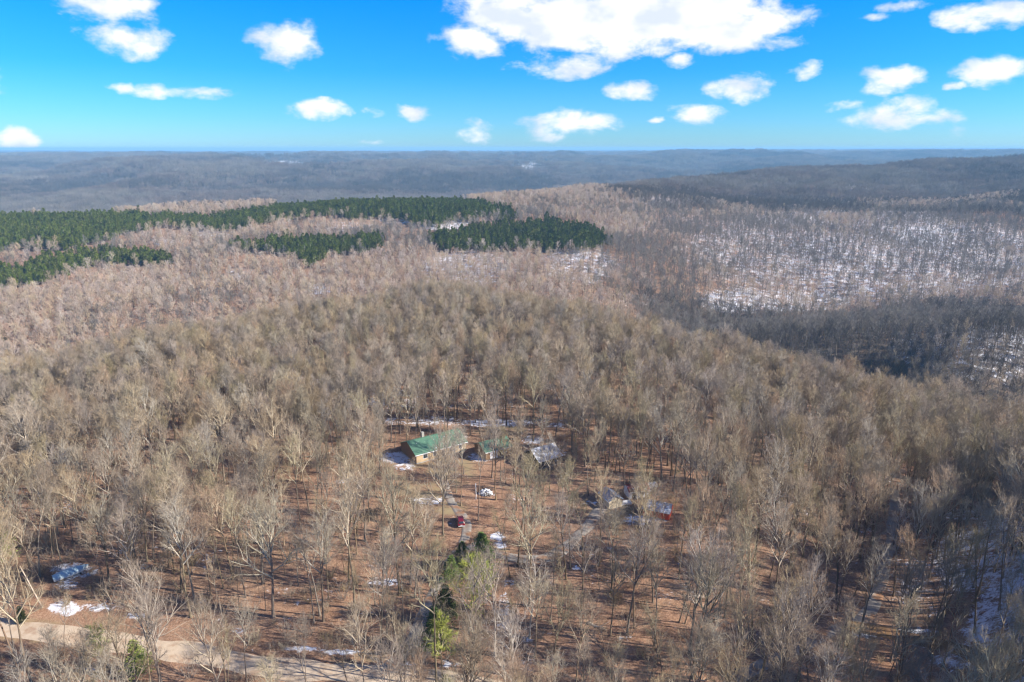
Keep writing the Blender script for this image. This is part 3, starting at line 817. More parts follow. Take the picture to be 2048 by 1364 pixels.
def gable(name, label, cat, origin, ang, L, Wd, wall_h, rise, wall_m, roof_m, over=0.4, end_m=None, windows=(), door=None, back_m=None, open_front=False):
    """origin: world point of the near-left corner; long axis along +X of the house, width along +Y"""
    root = empty(name, origin, ang); tag(root, label, cat)
    b = MB(); b.box(.05, L - .05, .05, Wd - .05, -1.6, 0.12); b.build('foundation', M_concrete, root)
    t_ = .14; wl = MB(); em = 1 if end_m else 0
    if not open_front: wl.box(t_, L - t_, 0, t_, .12, wall_h, 0)
    wl.box(t_, L - t_, Wd - t_, Wd, .12, wall_h, 0)
    for x0, x1 in ((0, t_), (L - t_, L)):                      # gable walls, pentagons with thickness
        P = [(0, .12), (Wd, .12), (Wd, wall_h), (Wd / 2, wall_h + rise), (0, wall_h)]
        A = [(x0, y, z) for y, z in P]; B = [(x1, y, z) for y, z in P]
        wl.poly(A[::-1], em); wl.poly(B, em)
        for i in range(5):
            j = (i + 1) % 5; wl.quad(A[i], A[j], B[j], B[i], em)
    wl.build('wall', [wall_m, end_m or wall_m], root)
    sl = rise / (Wd / 2); th = .10; e = over
    def slab(y_e, z_e, y_r, z_r, m, nm):
        r = MB()
        r.hexa([(-e, y_e, z_e), (L + e, y_e, z_e), (L + e, y_r, z_r), (-e, y_r, z_r), (-e, y_e, z_e + th), (L + e, y_e, z_e + th), (L + e, y_r, z_r + th), (-e, y_r, z_r + th)])
        return r.build(nm, m, root)
    base = wall_h + .03
    r1 = slab(-e, base - sl * e, Wd / 2 - .002, base + rise, roof_m, 'roof')
    slab(Wd + e, base - sl * e, Wd / 2 + .002, base + rise, back_m or roof_m, 'roof')
    k = MB(); k.box(-e, L + e, Wd / 2 - .16, Wd / 2 + .16, base + rise + th - .02, base + rise + th + .05); k.build('ridge_cap', roof_m, root)
    f = MB(); f.box(-e, L + e, -e - .05, -e - .003, base - sl * e - .10, base - sl * e + th + .02); f.build('gutter', M_white, root)
    for (x, z, w_, h_) in windows: window(None, root, x, 0, z, w_, h_, -1)
    if door:
        x, w_, h_, dm = door; d = MB(); d.box(x, x + w_, -.045, -.004, .13, h_); dd = d.build('door', dm, root)
        h2 = MB(); h2.box(x + w_ - .16, x + w_ - .1, -.1, -.046, 1.05, 1.12); h2.build('handle', M_darkwood, dd)
    return root

FOOT = []       # footprints kept clear of trees: x, y, radius
def foot(p, ang, L, Wd, extra=1.5):
    for i in range(int(L // 3) + 1):
        c = Vector((min(L, i * 3.0 + 1.5), Wd / 2, 0)); c.rotate(Matrix.Rotation(ang, 3, 'Z').to_euler())
        FOOT.append((p.x + c.x, p.y + c.y, Wd / 2 + extra))
def site(u, v, ang, *a, **k):
    p = ground(u, v); foot(p, ang, a[3], a[4]); 
    ca, sa = math.cos(ang), math.sin(ang)
    zz = [float(height(p.x + ca * x - sa * y, p.y + sa * x + ca * y)) for x in (0, a[3]) for y in (0, a[4])]
    p.z = sum(zz) / 4 + .15
    return gable(a[0], a[1], a[2], p, ang, *a[3:], **k)
house = site(833, 929, math.radians(34), 'house', 'long low house with a green metal roof, left of the driveway end', 'house', 17, 10.5, 2.8, 2.3, M_tan, R_green,
     windows=((3, 1.0, 1.4, 1.2), (6.2, 1.0, 1.0, 1.2), (12, 1.0, 1.6, 1.2), (15, 1.0, 1.0, 1.2)), door=(8.6, .95, 2.15, M_darkwood), end_m=M_wood)
ch = MB(); ch.box(5.2, 6.0, 6.4, 7.2, 4.2, 6.3); ch.build('chimney', M_concrete, house)
site(972, 922, math.radians(32), 'garage', 'small outbuilding with a faded green roof, right of the long green-roofed house', 'garage', 9, 7, 2.7, 1.7, M_wood, R_green,
     windows=((6.6, 1.1, 1.0, .9),), door=(1.4, 2.6, 2.3, M_white))
site(1078, 940, math.radians(34), 'barn', 'grey outbuilding with snow lying on both roof slopes, right of the green roofs', 'barn', 8, 7.5, 2.6, 2.2, M_darkwood, R_white, windows=((6.5, 1.1, 1.2, .9),), door=(2.0, 1.2, 2.1, M_wood))
site(1198, 1002, math.radians(-68), 'shed', 'small shed with a blue-grey metal roof and a cream gable end', 'shed', 5.2, 4.0, 2.2, 1.2, M_cream, R_grey, end_m=M_cream, over=.25, door=(1.4, .9, 1.9, M_wood))
site(1258, 1000, math.radians(12), 'workshop', 'small white-walled shed under a brick-red roof with thin snow', 'shed', 5.6, 3.8, 2.2, 1.1, M_white, R_red, over=.3, windows=((3.8, 1.0, .8, .7),), door=(.8, 1.0, 1.9, M_darkwood))
site(1285, 1032, math.radians(-24), 'storage_shed', 'bright orange shed with snow on its near roof slope', 'shed', 6.6, 4.6, 2.1, 1.2, M_orange, roof_mat('snowy_blue_grey_roof', (0.22, 0.27, 0.36), 0.10), back_m=R_orange, over=.25, door=(2.4, 1.6, 1.9, M_orange))
def place(name, u, v, ang, label, cat):
    p = ground(u, v); r = empty(name, p, ang); tag(r, label, cat); FOOT.append((p.x, p.y, 2.2)); return r
tk = place('tank', 1303, 978, .3, 'white rounded tank behind the red-roofed shed', 'tank')
rb = MB()
prof = [(-1.5, .15), (-1.42, .7), (-1.2, .98), (1.2, .98), (1.42, .7), (1.5, .15)]
for i in range(5):
    rb.tube((prof[i][0], 0, .95), (prof[i + 1][0], 0, .95), prof[i][1], prof[i + 1][1], 18)
rb.build('vessel', M_white, tk, smooth=False)
for x in (-.9, .9):
    sd = MB(); sd.box(x - .12, x + .12, -.6, .6, -.3, .25); sd.build('cradle', M_concrete, tk)
bx = place('trailer', 1250, 1010, .2, 'low white utility trailer between the cream shed and the orange shed', 'trailer')
b = MB(); b.box(-1.6, 1.6, -.8, .8, .45, .55); b.box(-1.6, 1.6, -.8, -.74, .55, .95); b.box(-1.6, 1.6, .74, .8, .55, .95); b.box(-1.6, -1.54, -.74, .74, .55, .95); b.box(1.54, 1.6, -.74, .74, .55, .95); b.build('bed', M_white, bx)
b = MB(); b.tube((1.6, 0, .48), (2.7, 0, .45), .05, .05, 6); b.build('drawbar', M_darkwood, bx)
for y in (-.9, .9):
    b = MB(); b.tube((0, y - .1, .33), (0, y + .1, .33), .33, .33, 14); b.build('wheel', M_darkwood, bx)

# ------------------------------------------------------------------ red car
M_carpaint = mat('dark_red_paint', lambda t, b: (0.17, 0.005, 0.007), 0.25, 0.6)
M_carpaint.node_tree.nodes['Principled BSDF'].inputs['Coat Weight'].default_value = 0.6
M_tyre = plain('tyre_rubber', (0.02, 0.02, 0.02), 0.85, 0.2)
M_chrome = plain('chrome_trim', (0.6, 0.6, 0.6), 0.25, 0.6, 0.05)
M_lamp = mat('red_lamp_lens', lambda t, b: (0.35, 0.01, 0.01), 0.15, 0.6)
def make_car():
    g = ground(921, 1046)
    root = empty('parked_car', g, math.radians(10))
    tag(root, 'dark red car parked on the gravel driveway with its rear towards the viewer', 'car')
    # stations along the length (rear y=-2.35 to nose y=2.35): half width, sill, belt height
    st = [(-2.36, .78, .45, .95), (-2.28, .88, .34, 1.05), (-1.5, .93, .30, 1.08), (0, .94, .28, 1.05), (1.1, .92, .28, 1.02), (1.7, .88, .30, .93), (2.2, .80, .34, .80), (2.36, .66, .42, .66)]
    V = []; F = []
    for y, w_, lo, hi in st:
        for x, z in ((-w_ * .92, lo), (-w_, lo + .18), (-w_, hi - .12), (-w_ * .90, hi), (w_ * .90, hi), (w_, hi - .12), (w_, lo + .18), (w_ * .92, lo)): V.append((x, y, z))
    n = len(st)
    for i in range(n - 1):
        for k in range(8):
            a, b_ = i * 8 + k, i * 8 + (k + 1) % 8; F.append((a, b_, b_ + 8, a + 8))
    F.append(tuple(range(7, -1, -1))); F.append(tuple((n - 1) * 8 + k for k in range(8)))
    me = bpy.data.meshes.new('body'); me.from_pydata(V, [], F); me.materials.append(M_carpaint); me.update()
    o = obj('body', me, root); md = o.modifiers.new('b', 'BEVEL'); md.width = .05; md.segments = 2
    # cabin
    cs = [(-2.22, .80, 1.06), (-1.85, .66, 1.58), (-.6, .68, 1.66), (.35, .66, 1.62), (1.05, .78, 1.05)]
    c = MB()
    b0 = [(-.80, -2.20, 1.05), (.80, -2.20, 1.05), (.80, 1.12, 1.03), (-.80, 1.12, 1.03)]
    t0 = [(-.64, -1.82, 1.60), (.64, -1.82, 1.60), (.64, .30, 1.62), (-.64, .30, 1.62)]
    c.hexa(b0 + t0, 0); o = c.build('cabin', M_carpaint, root, bevel=.06)
    def pane(p, nm):
        m = MB(); m.quad(*p); q = m.build(nm, M_glass, root); sdf = q.modifiers.new('s', 'SOLIDIFY'); sdf.thickness = .012; sdf.offset = 1
    def lerp(a, b_, t): return tuple(a[i] * (1 - t) + b_[i] * t for i in range(3))
    def inset(a, b_, c_, d, off, nm, s=.10, lo=.10, hi=.14):
        p = [lerp(lerp(a, b_, s), lerp(d, c_, s), lo), lerp(lerp(a, b_, 1 - s), lerp(d, c_, 1 - s), lo), lerp(lerp(a, b_, 1 - s), lerp(d, c_, 1 - s), 1 - hi), lerp(lerp(a, b_, s), lerp(d, c_, s), 1 - hi)]
        pane([tuple(q[i] + off[i] for i in range(3)) for q in p], nm)
    inset(b0[0], b0[1], t0[1], t0[0], (0, -.012, .006), 'rear_window')
    inset(b0[2], b0[3], t0[3], t0[2], (0, .012, .006), 'windscreen')
    inset(b0[1], b0[2], t0[2], t0[1], (.012, 0, .004), 'side_window', .12)
    inset(b0[3], b0[0], t0[0], t0[3], (-.012, 0, .004), 'side_window', .12)
    for x in (-.86, .86):
        for y in (-1.45, 1.45):
            m = MB(); m.tube((x - .11, y, .34), (x + .11, y, .34), .34, .34, 18); wh = m.build('wheel', M_tyre, root)
            m = MB(); sx = .112 if x > 0 else -.112; m.tube((x + sx, y, .34), (x + sx + math.copysign(.012, x), y, .34), .21, .19, 14); m.build('rim', M_chrome, wh)
        m = MB(); m.box(x * .86 - .10, x * .86 + .10, -2.40, -2.33, .78, .98); m.build('tail_light', M_lamp, root)
        m = MB(); m.box(x * .72 - .14, x * .72 + .14, 2.22, 2.34, .60, .72); m.build('headlight', M_chrome, root)
        m = MB(); sx = math.copysign(.97, x); m.box(min(sx, sx * 1.14), max(sx, sx * 1.14), .72, .86, 1.0, 1.14); m.build('wing_mirror', M_carpaint, root)
    m = MB(); m.box(-.80, .80, -2.46, -2.37, .40, .62); m.build('bumper', M_chrome, root, bevel=.02)
    m = MB(); m.box(-.24, .24, -2.39, -2.365, .70, .83); m.build('number_plate', M_white, root)
    FOOT.append((g.x, g.y, 3.5))
make_car()

# ------------------------------------------------------------------ boat under a tarpaulin
M_tarp = plain('pale_blue_tarpaulin', (0.38, 0.52, 0.57), 0.55, 0.4, 0.25, 1.2)
def make_boat():
    g = ground(143, 1151); root = empty('covered_boat', g + Vector((0, 0, .1)), math.radians(43))
    tag(root, 'boat on the ground under a pale blue tarpaulin, in the snow at lower left', 'boat')
    n = 13; V = []; F = []
    for i in range(n):
        t = i / (n - 1); x = -3.3 + 6.6 * t; w_ = 1.25 * (1 - max(0, (t - .45) / .55) ** 2.2) * (0.86 + .14 * min(1, t * 3)); w_ = max(w_, .04)
        sh = .95 + .25 * t * t
        for y, z in ((-w_, sh), (-w_ * .86, .35), (0, .08 + .3 * max(0, t - .8)), (w_ * .86, .35), (w_, sh)): V.append((x, y, z))
    for i in range(n - 1):
        for k in range(4):
            a = i * 5 + k; F.append((a, a + 5, a + 6, a + 1))
    F.append((0, 1, 2, 3, 4))
    me = bpy.data.meshes.new('hull'); me.from_pydata(V, [], F); me.materials.append(M_white); me.update(); obj('hull', me, root)
    V2 = []; F2 = []; k2 = 7
    rng = np.random.RandomState(5)
    for i in range(n):
        t = i / (n - 1); x = -3.4 + 6.8 * t; w_ = 1.33 * (1 - max(0, (t - .45) / .55) ** 2.2) * (0.86 + .14 * min(1, t * 3)); w_ = max(w_, .08)
        sh = .97 + .25 * t * t; crown = .75 * math.sin(math.pi * min(1, t * .9 + .12)) ** .7
        for k in range(k2):
            f = k / (k2 - 1) * 2 - 1
            z = sh + crown * (1 - abs(f) ** 1.5) + rng.normal(0, .03) - (.22 if abs(f) > .99 else 0)
            V2.append((x, f * w_, z))
    for i in range(n - 1):
        for k in range(k2 - 1):
            a = i * k2 + k; F2.append((a, a + k2, a + k2 + 1, a + 1))
    me = bpy.data.meshes.new('tarpaulin'); me.from_pydata(V2, [], F2); me.materials.append(M_tarp); me.update(); o = obj('tarpaulin', me, root)
    md = o.modifiers.new('s', 'SUBSURF'); md.levels = 1; md.render_levels = 1; s2 = o.modifiers.new('t', 'SOLIDIFY'); s2.thickness = .03
    for x in (-2, 1.6):
        m = MB(); m.box(x - .15, x + .15, -.9, .9, -.4, .3); m.build('support_block', M_darkwood, root)
    FOOT.append((g.x, g.y, 4.0))
make_boat()

# posts, stumps, fallen trunks, brush piles
def stick(name, label, cat, p0, p1, r0, r1, m, n=8, group=None, limbs=0, seed=1):
    rng = np.random.RandomState(seed); p0 = Vector(p0); p1 = Vector(p1)
    P = np.array([list(p0.lerp(p1, k / 6) + Vector(rng.normal(0, r0 * .35, 3)) * (0 < k < 6)) for k in range(7)]) - np.array(p0)
    ch = [(P, np.linspace(r0, r1, 7))]
    for k in range(limbs):
        q, d = at_chain(P, rng.uniform(.45, .98)); c = grow(q, rot_away(d, .7, rng.uniform(0, 6.28), rng), rng.uniform(1, 3), r1 * .6, .015, 3, rng, .1, .02); ch += [(c[0], c[1])]
    va, fa = tubes(ch[:1], n); items = [(va, fa)]
    k0 = len(va); Fs = [fa, [list(range(n))[::-1]], [list(range(6 * n, 7 * n))]]
    me = mesh_np(name, va, Fs, [m])
    if limbs:
        root = empty(name, p0); tag(root, label, cat, group); obj('trunk', me, root)
        vb, fb = tubes(ch[1:], 4); obj('branch_cluster', mesh_np('branch_cluster', vb, [fb], [m]), root)
        return root
    o = obj(name, me, loc=p0); tag(o, label, cat, group); return o
up = Vector((0, 0, 1))
g = ground(952, 998); stick('white_post', 'thin white post beside the dark brush pile in the clearing', 'post', g - up * .3, g + up * 4.6, .11, .09, M_white)
g = ground(86, 1216); stick('leaning_snag', 'pale leaning dead trunk without a crown at the far lower left', 'dead tree', g - up * .3, ground(86, 1216) + Vector((-3.6, 1.0, 9.0)), .15, .09, M_pale, limbs=2, seed=4)
LOGS = [(1826, 1185, 1903, 1187, 'pale fallen trunk lying level among the black trunks right of the forest road'), (1950, 1034, 2036, 1020, 'long snow-dusted fallen trunk lying high on the snowy right slope'),
        (612, 915, 664, 906, 'pale fallen trunk in the dense wood left of the long green-roofed house'), (1816, 1196, 1846, 1168, 'short leaning fallen trunk beside the forest road'),
        (1896, 1313, 1908, 1298, 'short white broken trunk on the snow at the muddy track'), (1175, 1246, 1212, 1262, 'short fallen trunk on brown leaves below the gravel lane')]
for (u0, v0, u1, v1, lab) in LOGS:
    a_, b_ = ground(u0, v0), ground(u1, v1)
    if (b_ - a_).length > 16: b_ = a_ + (b_ - a_).normalized() * 16; b_.z = float(height(b_.x, b_.y))
    stick('fallen_trunk', lab, 'log', a_ + up * .15, b_ + up * .25, .26, .13, M_pale, limbs=5, seed=int(u0))
def pile(u, v, label, rad, h, snow_top):
    g = ground(u, v); root = empty('brush_pile', g); tag(root, label, 'brush pile'); rng = np.random.RandomState(int(u))
    ch = []
    for k in range(90):
        a = rng.uniform(0, 6.28); r = rad * math.sqrt(rng.rand()) * .7; z = h * (1 - (r / rad) ** 2) * rng.rand()
        d = np.array([math.cos(a + rng.normal(0, 1)), math.sin(a + rng.normal(0, 1)), rng.normal(0, .25)])
        L = rng.uniform(1.0, 2.6); ch.append((np.array([np.array([math.cos(a) * r, math.sin(a) * r, z]) - d * L / 2, np.array([math.cos(a) * r, math.sin(a) * r, z + .1]), np.array([math.cos(a) * r, math.sin(a) * r, z]) + d * L / 2]), np.array([.07, .06, .03])))
    v_, f_ = tubes(ch, 4); o = obj('sticks', mesh_np('sticks', v_, [f_], [M_darkwood]), root); tag(o, kind='stuff')
    if snow_top:
        V = []; F = []; n = 9
        for i in range(n):
            for j in range(n):
                x, y = (i / (n - 1) * 2 - 1) * rad * .8, (j / (n - 1) * 2 - 1) * rad * .55
                rr_ = (x / (rad * .8)) ** 2 + (y / (rad * .55)) ** 2
                V.append((x, y, h * (1.02 - .95 * rr_) + rng.normal(0, .12) - (.35 if rng.rand() < .35 else 0)))
        for i in range(n - 1):
            for j in range(n - 1):
                a = i * n + j; F.append((a, a + n, a + n + 1, a + 1))
        me = bpy.data.meshes.new('snow_cap'); me.from_pydata(V, [], F); me.materials.append(M_snow); me.update(); obj('snow_cap', me, root)
    FOOT.append((g.x, g.y, rad))
pile(971, 987, 'dark brush pile dusted with snow in the clearing above the red car', 2.6, 1.3, True)
pile(740, 1030, 'dark brush heap in the shade left of the driveway', 3.0, 1.4, False)

# ------------------------------------------------------------------ placement rules
def road_dist(x, y):
    m = np.full(np.shape(x), 1e9)
    for P, hw in ROADS:
        for k in range(0, len(P), 2):
            m = np.minimum(m, np.hypot(x - P[k, 0], y - P[k, 1]) - hw)
    return m
KEY = [(886, 1014, 960, 1066, 1.1), (800, 852, 868, 922, .75), (960, 862, 1010, 912, .55), (1055, 885, 1125, 940, .55), (1192, 960, 1225, 1005, .6), (1250, 960, 1345, 1045, .45), (105, 1120, 185, 1172, .9),
       (885, 925, 1000, 1110, .85), (240, 1276, 760, 1345, .6), (890, 1066, 985, 1130, .8), (220, 1215, 520, 1262, .5), (1080, 1050, 1180, 1120, .5), (1735, 1100, 1800, 1240, .4),
       (1690, 1245, 1900, 1300, .45), (1150, 1160, 1320, 1260, .45), (560, 1180, 700, 1232, .4), (120, 1195, 240, 1230, .6), (560, 1285, 720, 1310, .8), (1890, 1060, 2048, 1230, .55)]
OPEN = [(905, 985, 62, 90, 1.0), (935, 1075, 50, 30, .9), (880, 955, 95, 30, .85), (330, 1240, 250, 28, .88), (600, 1318, 160, 22, .8), (1085, 912, 50, 24, .7), (1270, 1010, 80, 34, .9),
        (60, 1260, 100, 24, .7), (1240, 1210, 130, 60, .45), (1000, 852, 120, 12, .6), (780, 880, 60, 26, .5), (150, 1150, 60, 26, .6)]
rs = np.random.RandomState(42)
def jitter(x0, x1, y0, y1, c):
    X, Y = np.meshgrid(np.arange(x0, x1, c), np.arange(y0, y1, c)); X = X.ravel(); Y = Y.ravel()
    return X + rs.uniform(-.48, .48, len(X)) * c, Y + rs.uniform(-.48, .48, len(Y)) * c

def filter_near(x, y, h, crown_w, dens_open=1.0):
    z = height(x, y)
    ub, vb, d = project(x, y, z); ut, vt, _ = project(x, y, z + h)
    ok = (ub > -60 - 15 * FPX / d) & (ub < 2110 + 48 * FPX / d) & (vt < 1420) & (y > 55)
    ok &= road_dist(x, y) > 0.9
    for fx, fy, fr in FOOT: ok &= np.hypot(x - fx, y - fy) > fr
    rnd = rs.rand(len(x))
    p = np.zeros(len(x))
    for (a, b, ra, rb, k) in OPEN: p = np.maximum(p, k * ((((ub - a) / ra) ** 2 + ((vb - b) / rb) ** 2) < 1))
    ok &= rnd > p
    cw = crown_w * FPX / d; rnd = rs.rand(len(x)); p = np.zeros(len(x)); vm = vb + (vt - vb) * .38
    for (a, b, c, e, k) in KEY:
        hit = (ub + cw > a) & (ub - cw < c) & (vb > b + (e - b) * .8) & (vt < e) & (vm > b)
        p = np.maximum(p, k * hit)
    ok &= rnd > p
    return ok, z, ub, vb, vt, d

HEROES = [  # foot u, v, top v, shape, where it stands
 (547, 1234, 1003, 'b', 4, 'big tree with a dense dark fan-shaped crown above the dirt road, centre left'),
 (280, 1162, 992, 'b', 0, 'tall tree right of the tarpaulin-covered boat, its crown open and grey'),
 (219, 1170, 992, 'b', 2, 'rounded tree with reddish outer twigs just behind the tarpaulin-covered boat'),
 (78, 1077, 944, 'b', 1, 'spreading pale-limbed tree at the left edge above the covered boat'),
 (422, 1190, 1022, 'b', 5, 'twin-stemmed tree beside a small blue-white snow patch, left of the big fan-crowned tree'),
 (338, 1135, 1006, 'b', 0, 'straight tree with dark lower limbs between the covered boat and the big fan-crowned tree'),
 (447, 1243, 1100, 'p', 2, 'thin pale trunk leaning left just above the orange clearing'),
 (323, 1372, 1150, 'b', 4, 'large pale forked tree standing in front of the orange clearing at lower left'),
 (495, 1376, 1225, 'b', 5, 'dark crooked tree in front of the dirt road with a low branch reaching right'),
 (452, 1376, 1232, 'b', 2, 'V-forked tree before the dirt road, just left of the dark crooked tree'),
 (612, 1368, 1232, 'b', 3, 'slim light tree in front of the snow strip beside the dirt road'),
 (70, 1385, 1108, 'b', 1, 'tall pale tree rising from the bottom left corner'),
 (886, 1055, 872, 'b', 2, 'great many-stemmed pale tree left of the red car, before the green roof'),
 (922, 1012, 862, 'b', 3, 'straight slim tree in the clearing between the red car and the green roofs'),
 (956, 1041, 846, 'p', 2, 'thin straight trunk just right of the red car'),
 (912, 985, 868, 'b', 1, 'dark-stemmed tree in the shade at the head of the driveway'),
 (1035, 1133, 925, 'b', 0, 'tall full-crowned tree at the bend of the gravel lane'),
 (1141, 1137, 928, 'b', 3, 'tall tree with a sunlit trunk standing at the edge of the gravel lane'),
 (1221, 1272, 1112, 'b', 1, 'dark trunk leftmost of the row on the open brown slope below the gravel lane'),
 (1254, 1268, 1050, 'b', 5, 'tall black forked trunk on the open brown slope below the gravel lane'),
 (1268, 1256, 1070, 'b', 3, 'slim black trunk just right of the forked one on the open brown slope'),
 (990, 1312, 1104, 'w', 0, 'white-barked tree with few side limbs near the lower middle'),
 (1059, 1276, 1112, 'w', 0, 'white-barked pole-like tree right of the other white-barked tree near the lower middle'),
 (874, 1378, 1095, 'b', 3, 'pale tree with a dark foot in front of the driveway bend at the bottom'),
 (934, 1372, 1130, 'b', 5, 'multi-stemmed tree growing through the yellow-green crowns at the bottom middle'),
 (799, 1190, 945, 'b', 4, 'very tall pale tree left of the driveway above the dark shadow'),
 (708, 1217, 955, 'b', 1, 'tall light tree with a long clean trunk between dirt road and driveway'),
 (750, 1211, 1085, 'b', 2, 'dark-footed low-branching tree left of the black shadow by the driveway'),
 (806, 1385, 1202, 'b', 0, 'tree with crossing pale limbs above the end of the dirt road'),
 (2021, 1308, 985, 'b', 1, 'tallest black trunk at the right edge over the blue snow'),
 (1999, 1220, 1010, 'b', 0, 'thick black trunk against blue snow left of the tallest one at the right edge'),
 (1946, 1176, 1015, 'b', 3, 'black trunk with pale side limbs on the blue snow slope'),
 (1471, 1356, 1178, 'b', 2, 'full-crowned tree with a dark foot above the grey gravel patch at lower right'),
 (1662, 1362, 1188, 'b', 0, 'single dark-trunked tree standing left of the muddy track'),
 (1597, 1356, 1136, 'b', 4, 'large dense grey tree where the forest road turns, lower right'),
 (1640, 1056, 935, 'b', 5, 'light Y-shaped tree on the slope left of the forest road'),
 (1668, 1108, 1005, 'b', 4, 'dark spreading tree at the upper bank of the forest road'),
 (1786, 1092, 960, 'b', 3, 'black trunk standing on the very edge of the forest road'),
 (1790, 1440, 1262, 'b', 4, 'broad olive-grey crown in the bottom right, left of the shadow gap'),
 (1935, 1450, 1285, 'b', 2, 'broad olive-grey crown at the bottom right beside the snow bank'),
 (1370, 1400, 1225, 'b', 0, 'pinkish-brown full crown at the bottom edge right of centre'),
 (1150, 1400, 1215, 'b', 5, 'pale branching tree at the bottom edge, centre right'),
 (820, 905, 830, 'p', 0, 'small tree growing right against the left end of the long green-roofed house'),
 (1175, 985, 880, 'b', 1, 'tree right of the snowy-roofed outbuilding with a dark forked stem'),
 (800, 868, 735, 'b', 5, 'tall pale many-limbed tree behind the long green-roofed house'),
 (899, 972, 856, 'b', 3, 'slim tree screening the right half of the long green-roofed house'),
 (928, 948, 846, 'b', 7, 'narrow upright tree in the gap between the two green roofs'),
 (1001, 962, 858, 'b', 1, 'tree whose crown covers the small green-roofed outbuilding'),
 (1012, 968, 862, 'b', 0, 'rounded tree before the right end of the small green-roofed outbuilding'),
 (878, 958, 852, 'b', 8, 'open-crowned tree in front of the middle of the long green-roofed house'),
 (1099, 988, 872, 'b', 8, 'open-crowned tree in front of the snowy-roofed outbuilding'),
 (1068, 965, 876, 'p', 0, 'thin pole at the left end of the snowy-roofed outbuilding'),
 (1228, 1046, 945, 'b', 6, 'leaning tree in front of the cream shed'),
 (1262, 1062, 948, 'b', 7, 'narrow tree before the gap between cream shed and orange shed'),
 (1304, 1082, 962, 'b', 2, 'fork-stemmed tree in front of the snowy slope of the orange shed'),
 (1345, 1060, 950, 'b', 3, 'slim tree just right of the orange shed'),
 (942, 812, 735, 'b', 0, 'round-crowned tree with a dark trunk on the flat behind the houses'),
]
placed = []     # x, y, z, h, rot, kind, shape, label, group
trunk_xy = []
for (u, v, vt, kd, sh, lab) in HEROES:
    g = ground(u, v)
    d = ray(u, vt); t = g.y / d[1]; h = H + t * d[2] - g.z
    h = max(9, min(30, h)); placed.append((g.x, g.y, g.z, h, rs.uniform(0, 6.28), kd, sh, 'bare ' + lab if not lab.startswith(('white',)) else lab, None)); trunk_xy.append((g.x, g.y))
trunk_xy = np.array(trunk_xy)

def valley(x, y):
    u, v, d = project(x, y, height(x, y))
    return np.interp(u, [-700, 0, 300, 600, 870, 1200, 1480, 1700, 2048, 2700], [390, 390, 410, 455, 490, 455, 385, 345, 300, 290])
# the wood on the near ridge
x, y = jitter(-420, 470, 40, 500, 4.9); keep = (y < valley(x, y)) & (rs.rand(len(x)) < .68 + .30 * smst(180, 250, np.hypot(x, y)) + .20 * (x > .52 * y)); x, y = x[keep], y[keep]
h = rs.uniform(17, 25, len(x)); h = np.where(np.hypot(x, y) > 230, 19 + (h - 21) * .55, h)
keep = rs.rand(len(x)) < (0.90 - .10 * (1 - smst(150, 260, np.hypot(x, y))) + .6 * fbm(x / 45, y / 45, 2)); x, y, h = x[keep], y[keep], h[keep]
ok, z, ub, vb, vt, d = filter_near(x, y, h, 4.0)
ok &= np.min(np.hypot(x[:, None] - trunk_xy[None, :, 0], y[:, None] - trunk_xy[None, :, 1]), 1) > 3.2
x, y, z, h, ub, vb, vt, d = [q[ok] for q in (x, y, z, h, ub, vb, vt, d)]
near = [(x[i], y[i], z[i], h[i], ub[i], vb[i], vt[i], d[i], 'b', rs.choice([0, 1, 2, 3, 3, 1, 4, 5, 6, 7, 7, 8, 6])) for i in range(len(x))]
# thin pole trees between them
x, y = jitter(-380, 420, 40, 400, 5.2)
h = rs.uniform(9, 19, len(x)); keep = rs.rand(len(x)) < (0.55 + .7 * fbm(x / 30 + 7, y / 30, 2)); x, y, h = x[keep], y[keep], h[keep]
ok, z, ub, vb, vt, d = filter_near(x, y, h, 1.6)
x, y, z, h, ub, vb, vt, d = [q[ok] for q in (x, y, z, h, ub, vb, vt, d)]
near += [(x[i], y[i], z[i], h[i], ub[i], vb[i], vt[i], d[i], 'p', rs.randint(3)) for i in range(len(x))]

def in_frame(t):
    return -30 < t[4] < 2078 and t[6] < 1340 and t[6] > 300
size = sorted([t for t in near if in_frame(t)], key=lambda t: -(t[3] * (1.35 if t[8] == 'b' else .8) / t[7]))
N_IND = 300 - len(HEROES)
ind = size[:N_IND]; ind_ids = set(id(t) for t in ind)
rest = [t for t in near if id(t) not in ind_ids]

LAND = [(930, 1045, 'the red car'), (860, 890, 'the long green-roofed house'), (995, 890, 'the small green-roofed outbuilding'), (1090, 910, 'the snowy-roofed outbuilding'), (1310, 1022, 'the orange shed'),
        (1270, 985, 'the red-roofed shed'), (1208, 990, 'the cream shed'), (143, 1150, 'the covered boat'), (640, 1300, 'the snow strip by the dirt road'), (547, 1234, 'the big fan-crowned tree'),
        (1020, 1295, 'the two white-barked trees'), (1250, 1265, 'the black trunks on the brown slope'), (1110, 1110, 'the gravel lane bend'), (945, 1135, 'the driveway pines'), (790, 1335, 'the driveway mouth'),
        (1785, 1080, 'the upper forest road'), (1730, 1240, 'the forest road fork'), (1880, 1290, 'the muddy track'), (2021, 1308, 'the tallest black trunk'), (1960, 1130, 'the blue snow slope'), (277, 1345, 'the lime green pine'),
        (400, 1240, 'the orange clearing'), (740, 1030, 'the dark brush heap'), (971, 987, 'the snowy brush pile'), (56, 850, 'the dark round cedar'), (1500, 1345, 'the grey gravel patch'), (0, 1364, 'the bottom left corner'),
        (2, 1100, 'the yellow-green pine at the left edge'), (1620, 1050, 'the light Y-shaped tree'), (640, 1000, 'the pale fallen trunk'), (420, 1190, 'the twin-stemmed tree'), (1370, 1180, 'the open brown slope'), (1200, 1364, 'the middle of the bottom edge'),
        (2048, 1364, 'the bottom right corner'), (1440, 1080, 'the slope right of the sheds')]
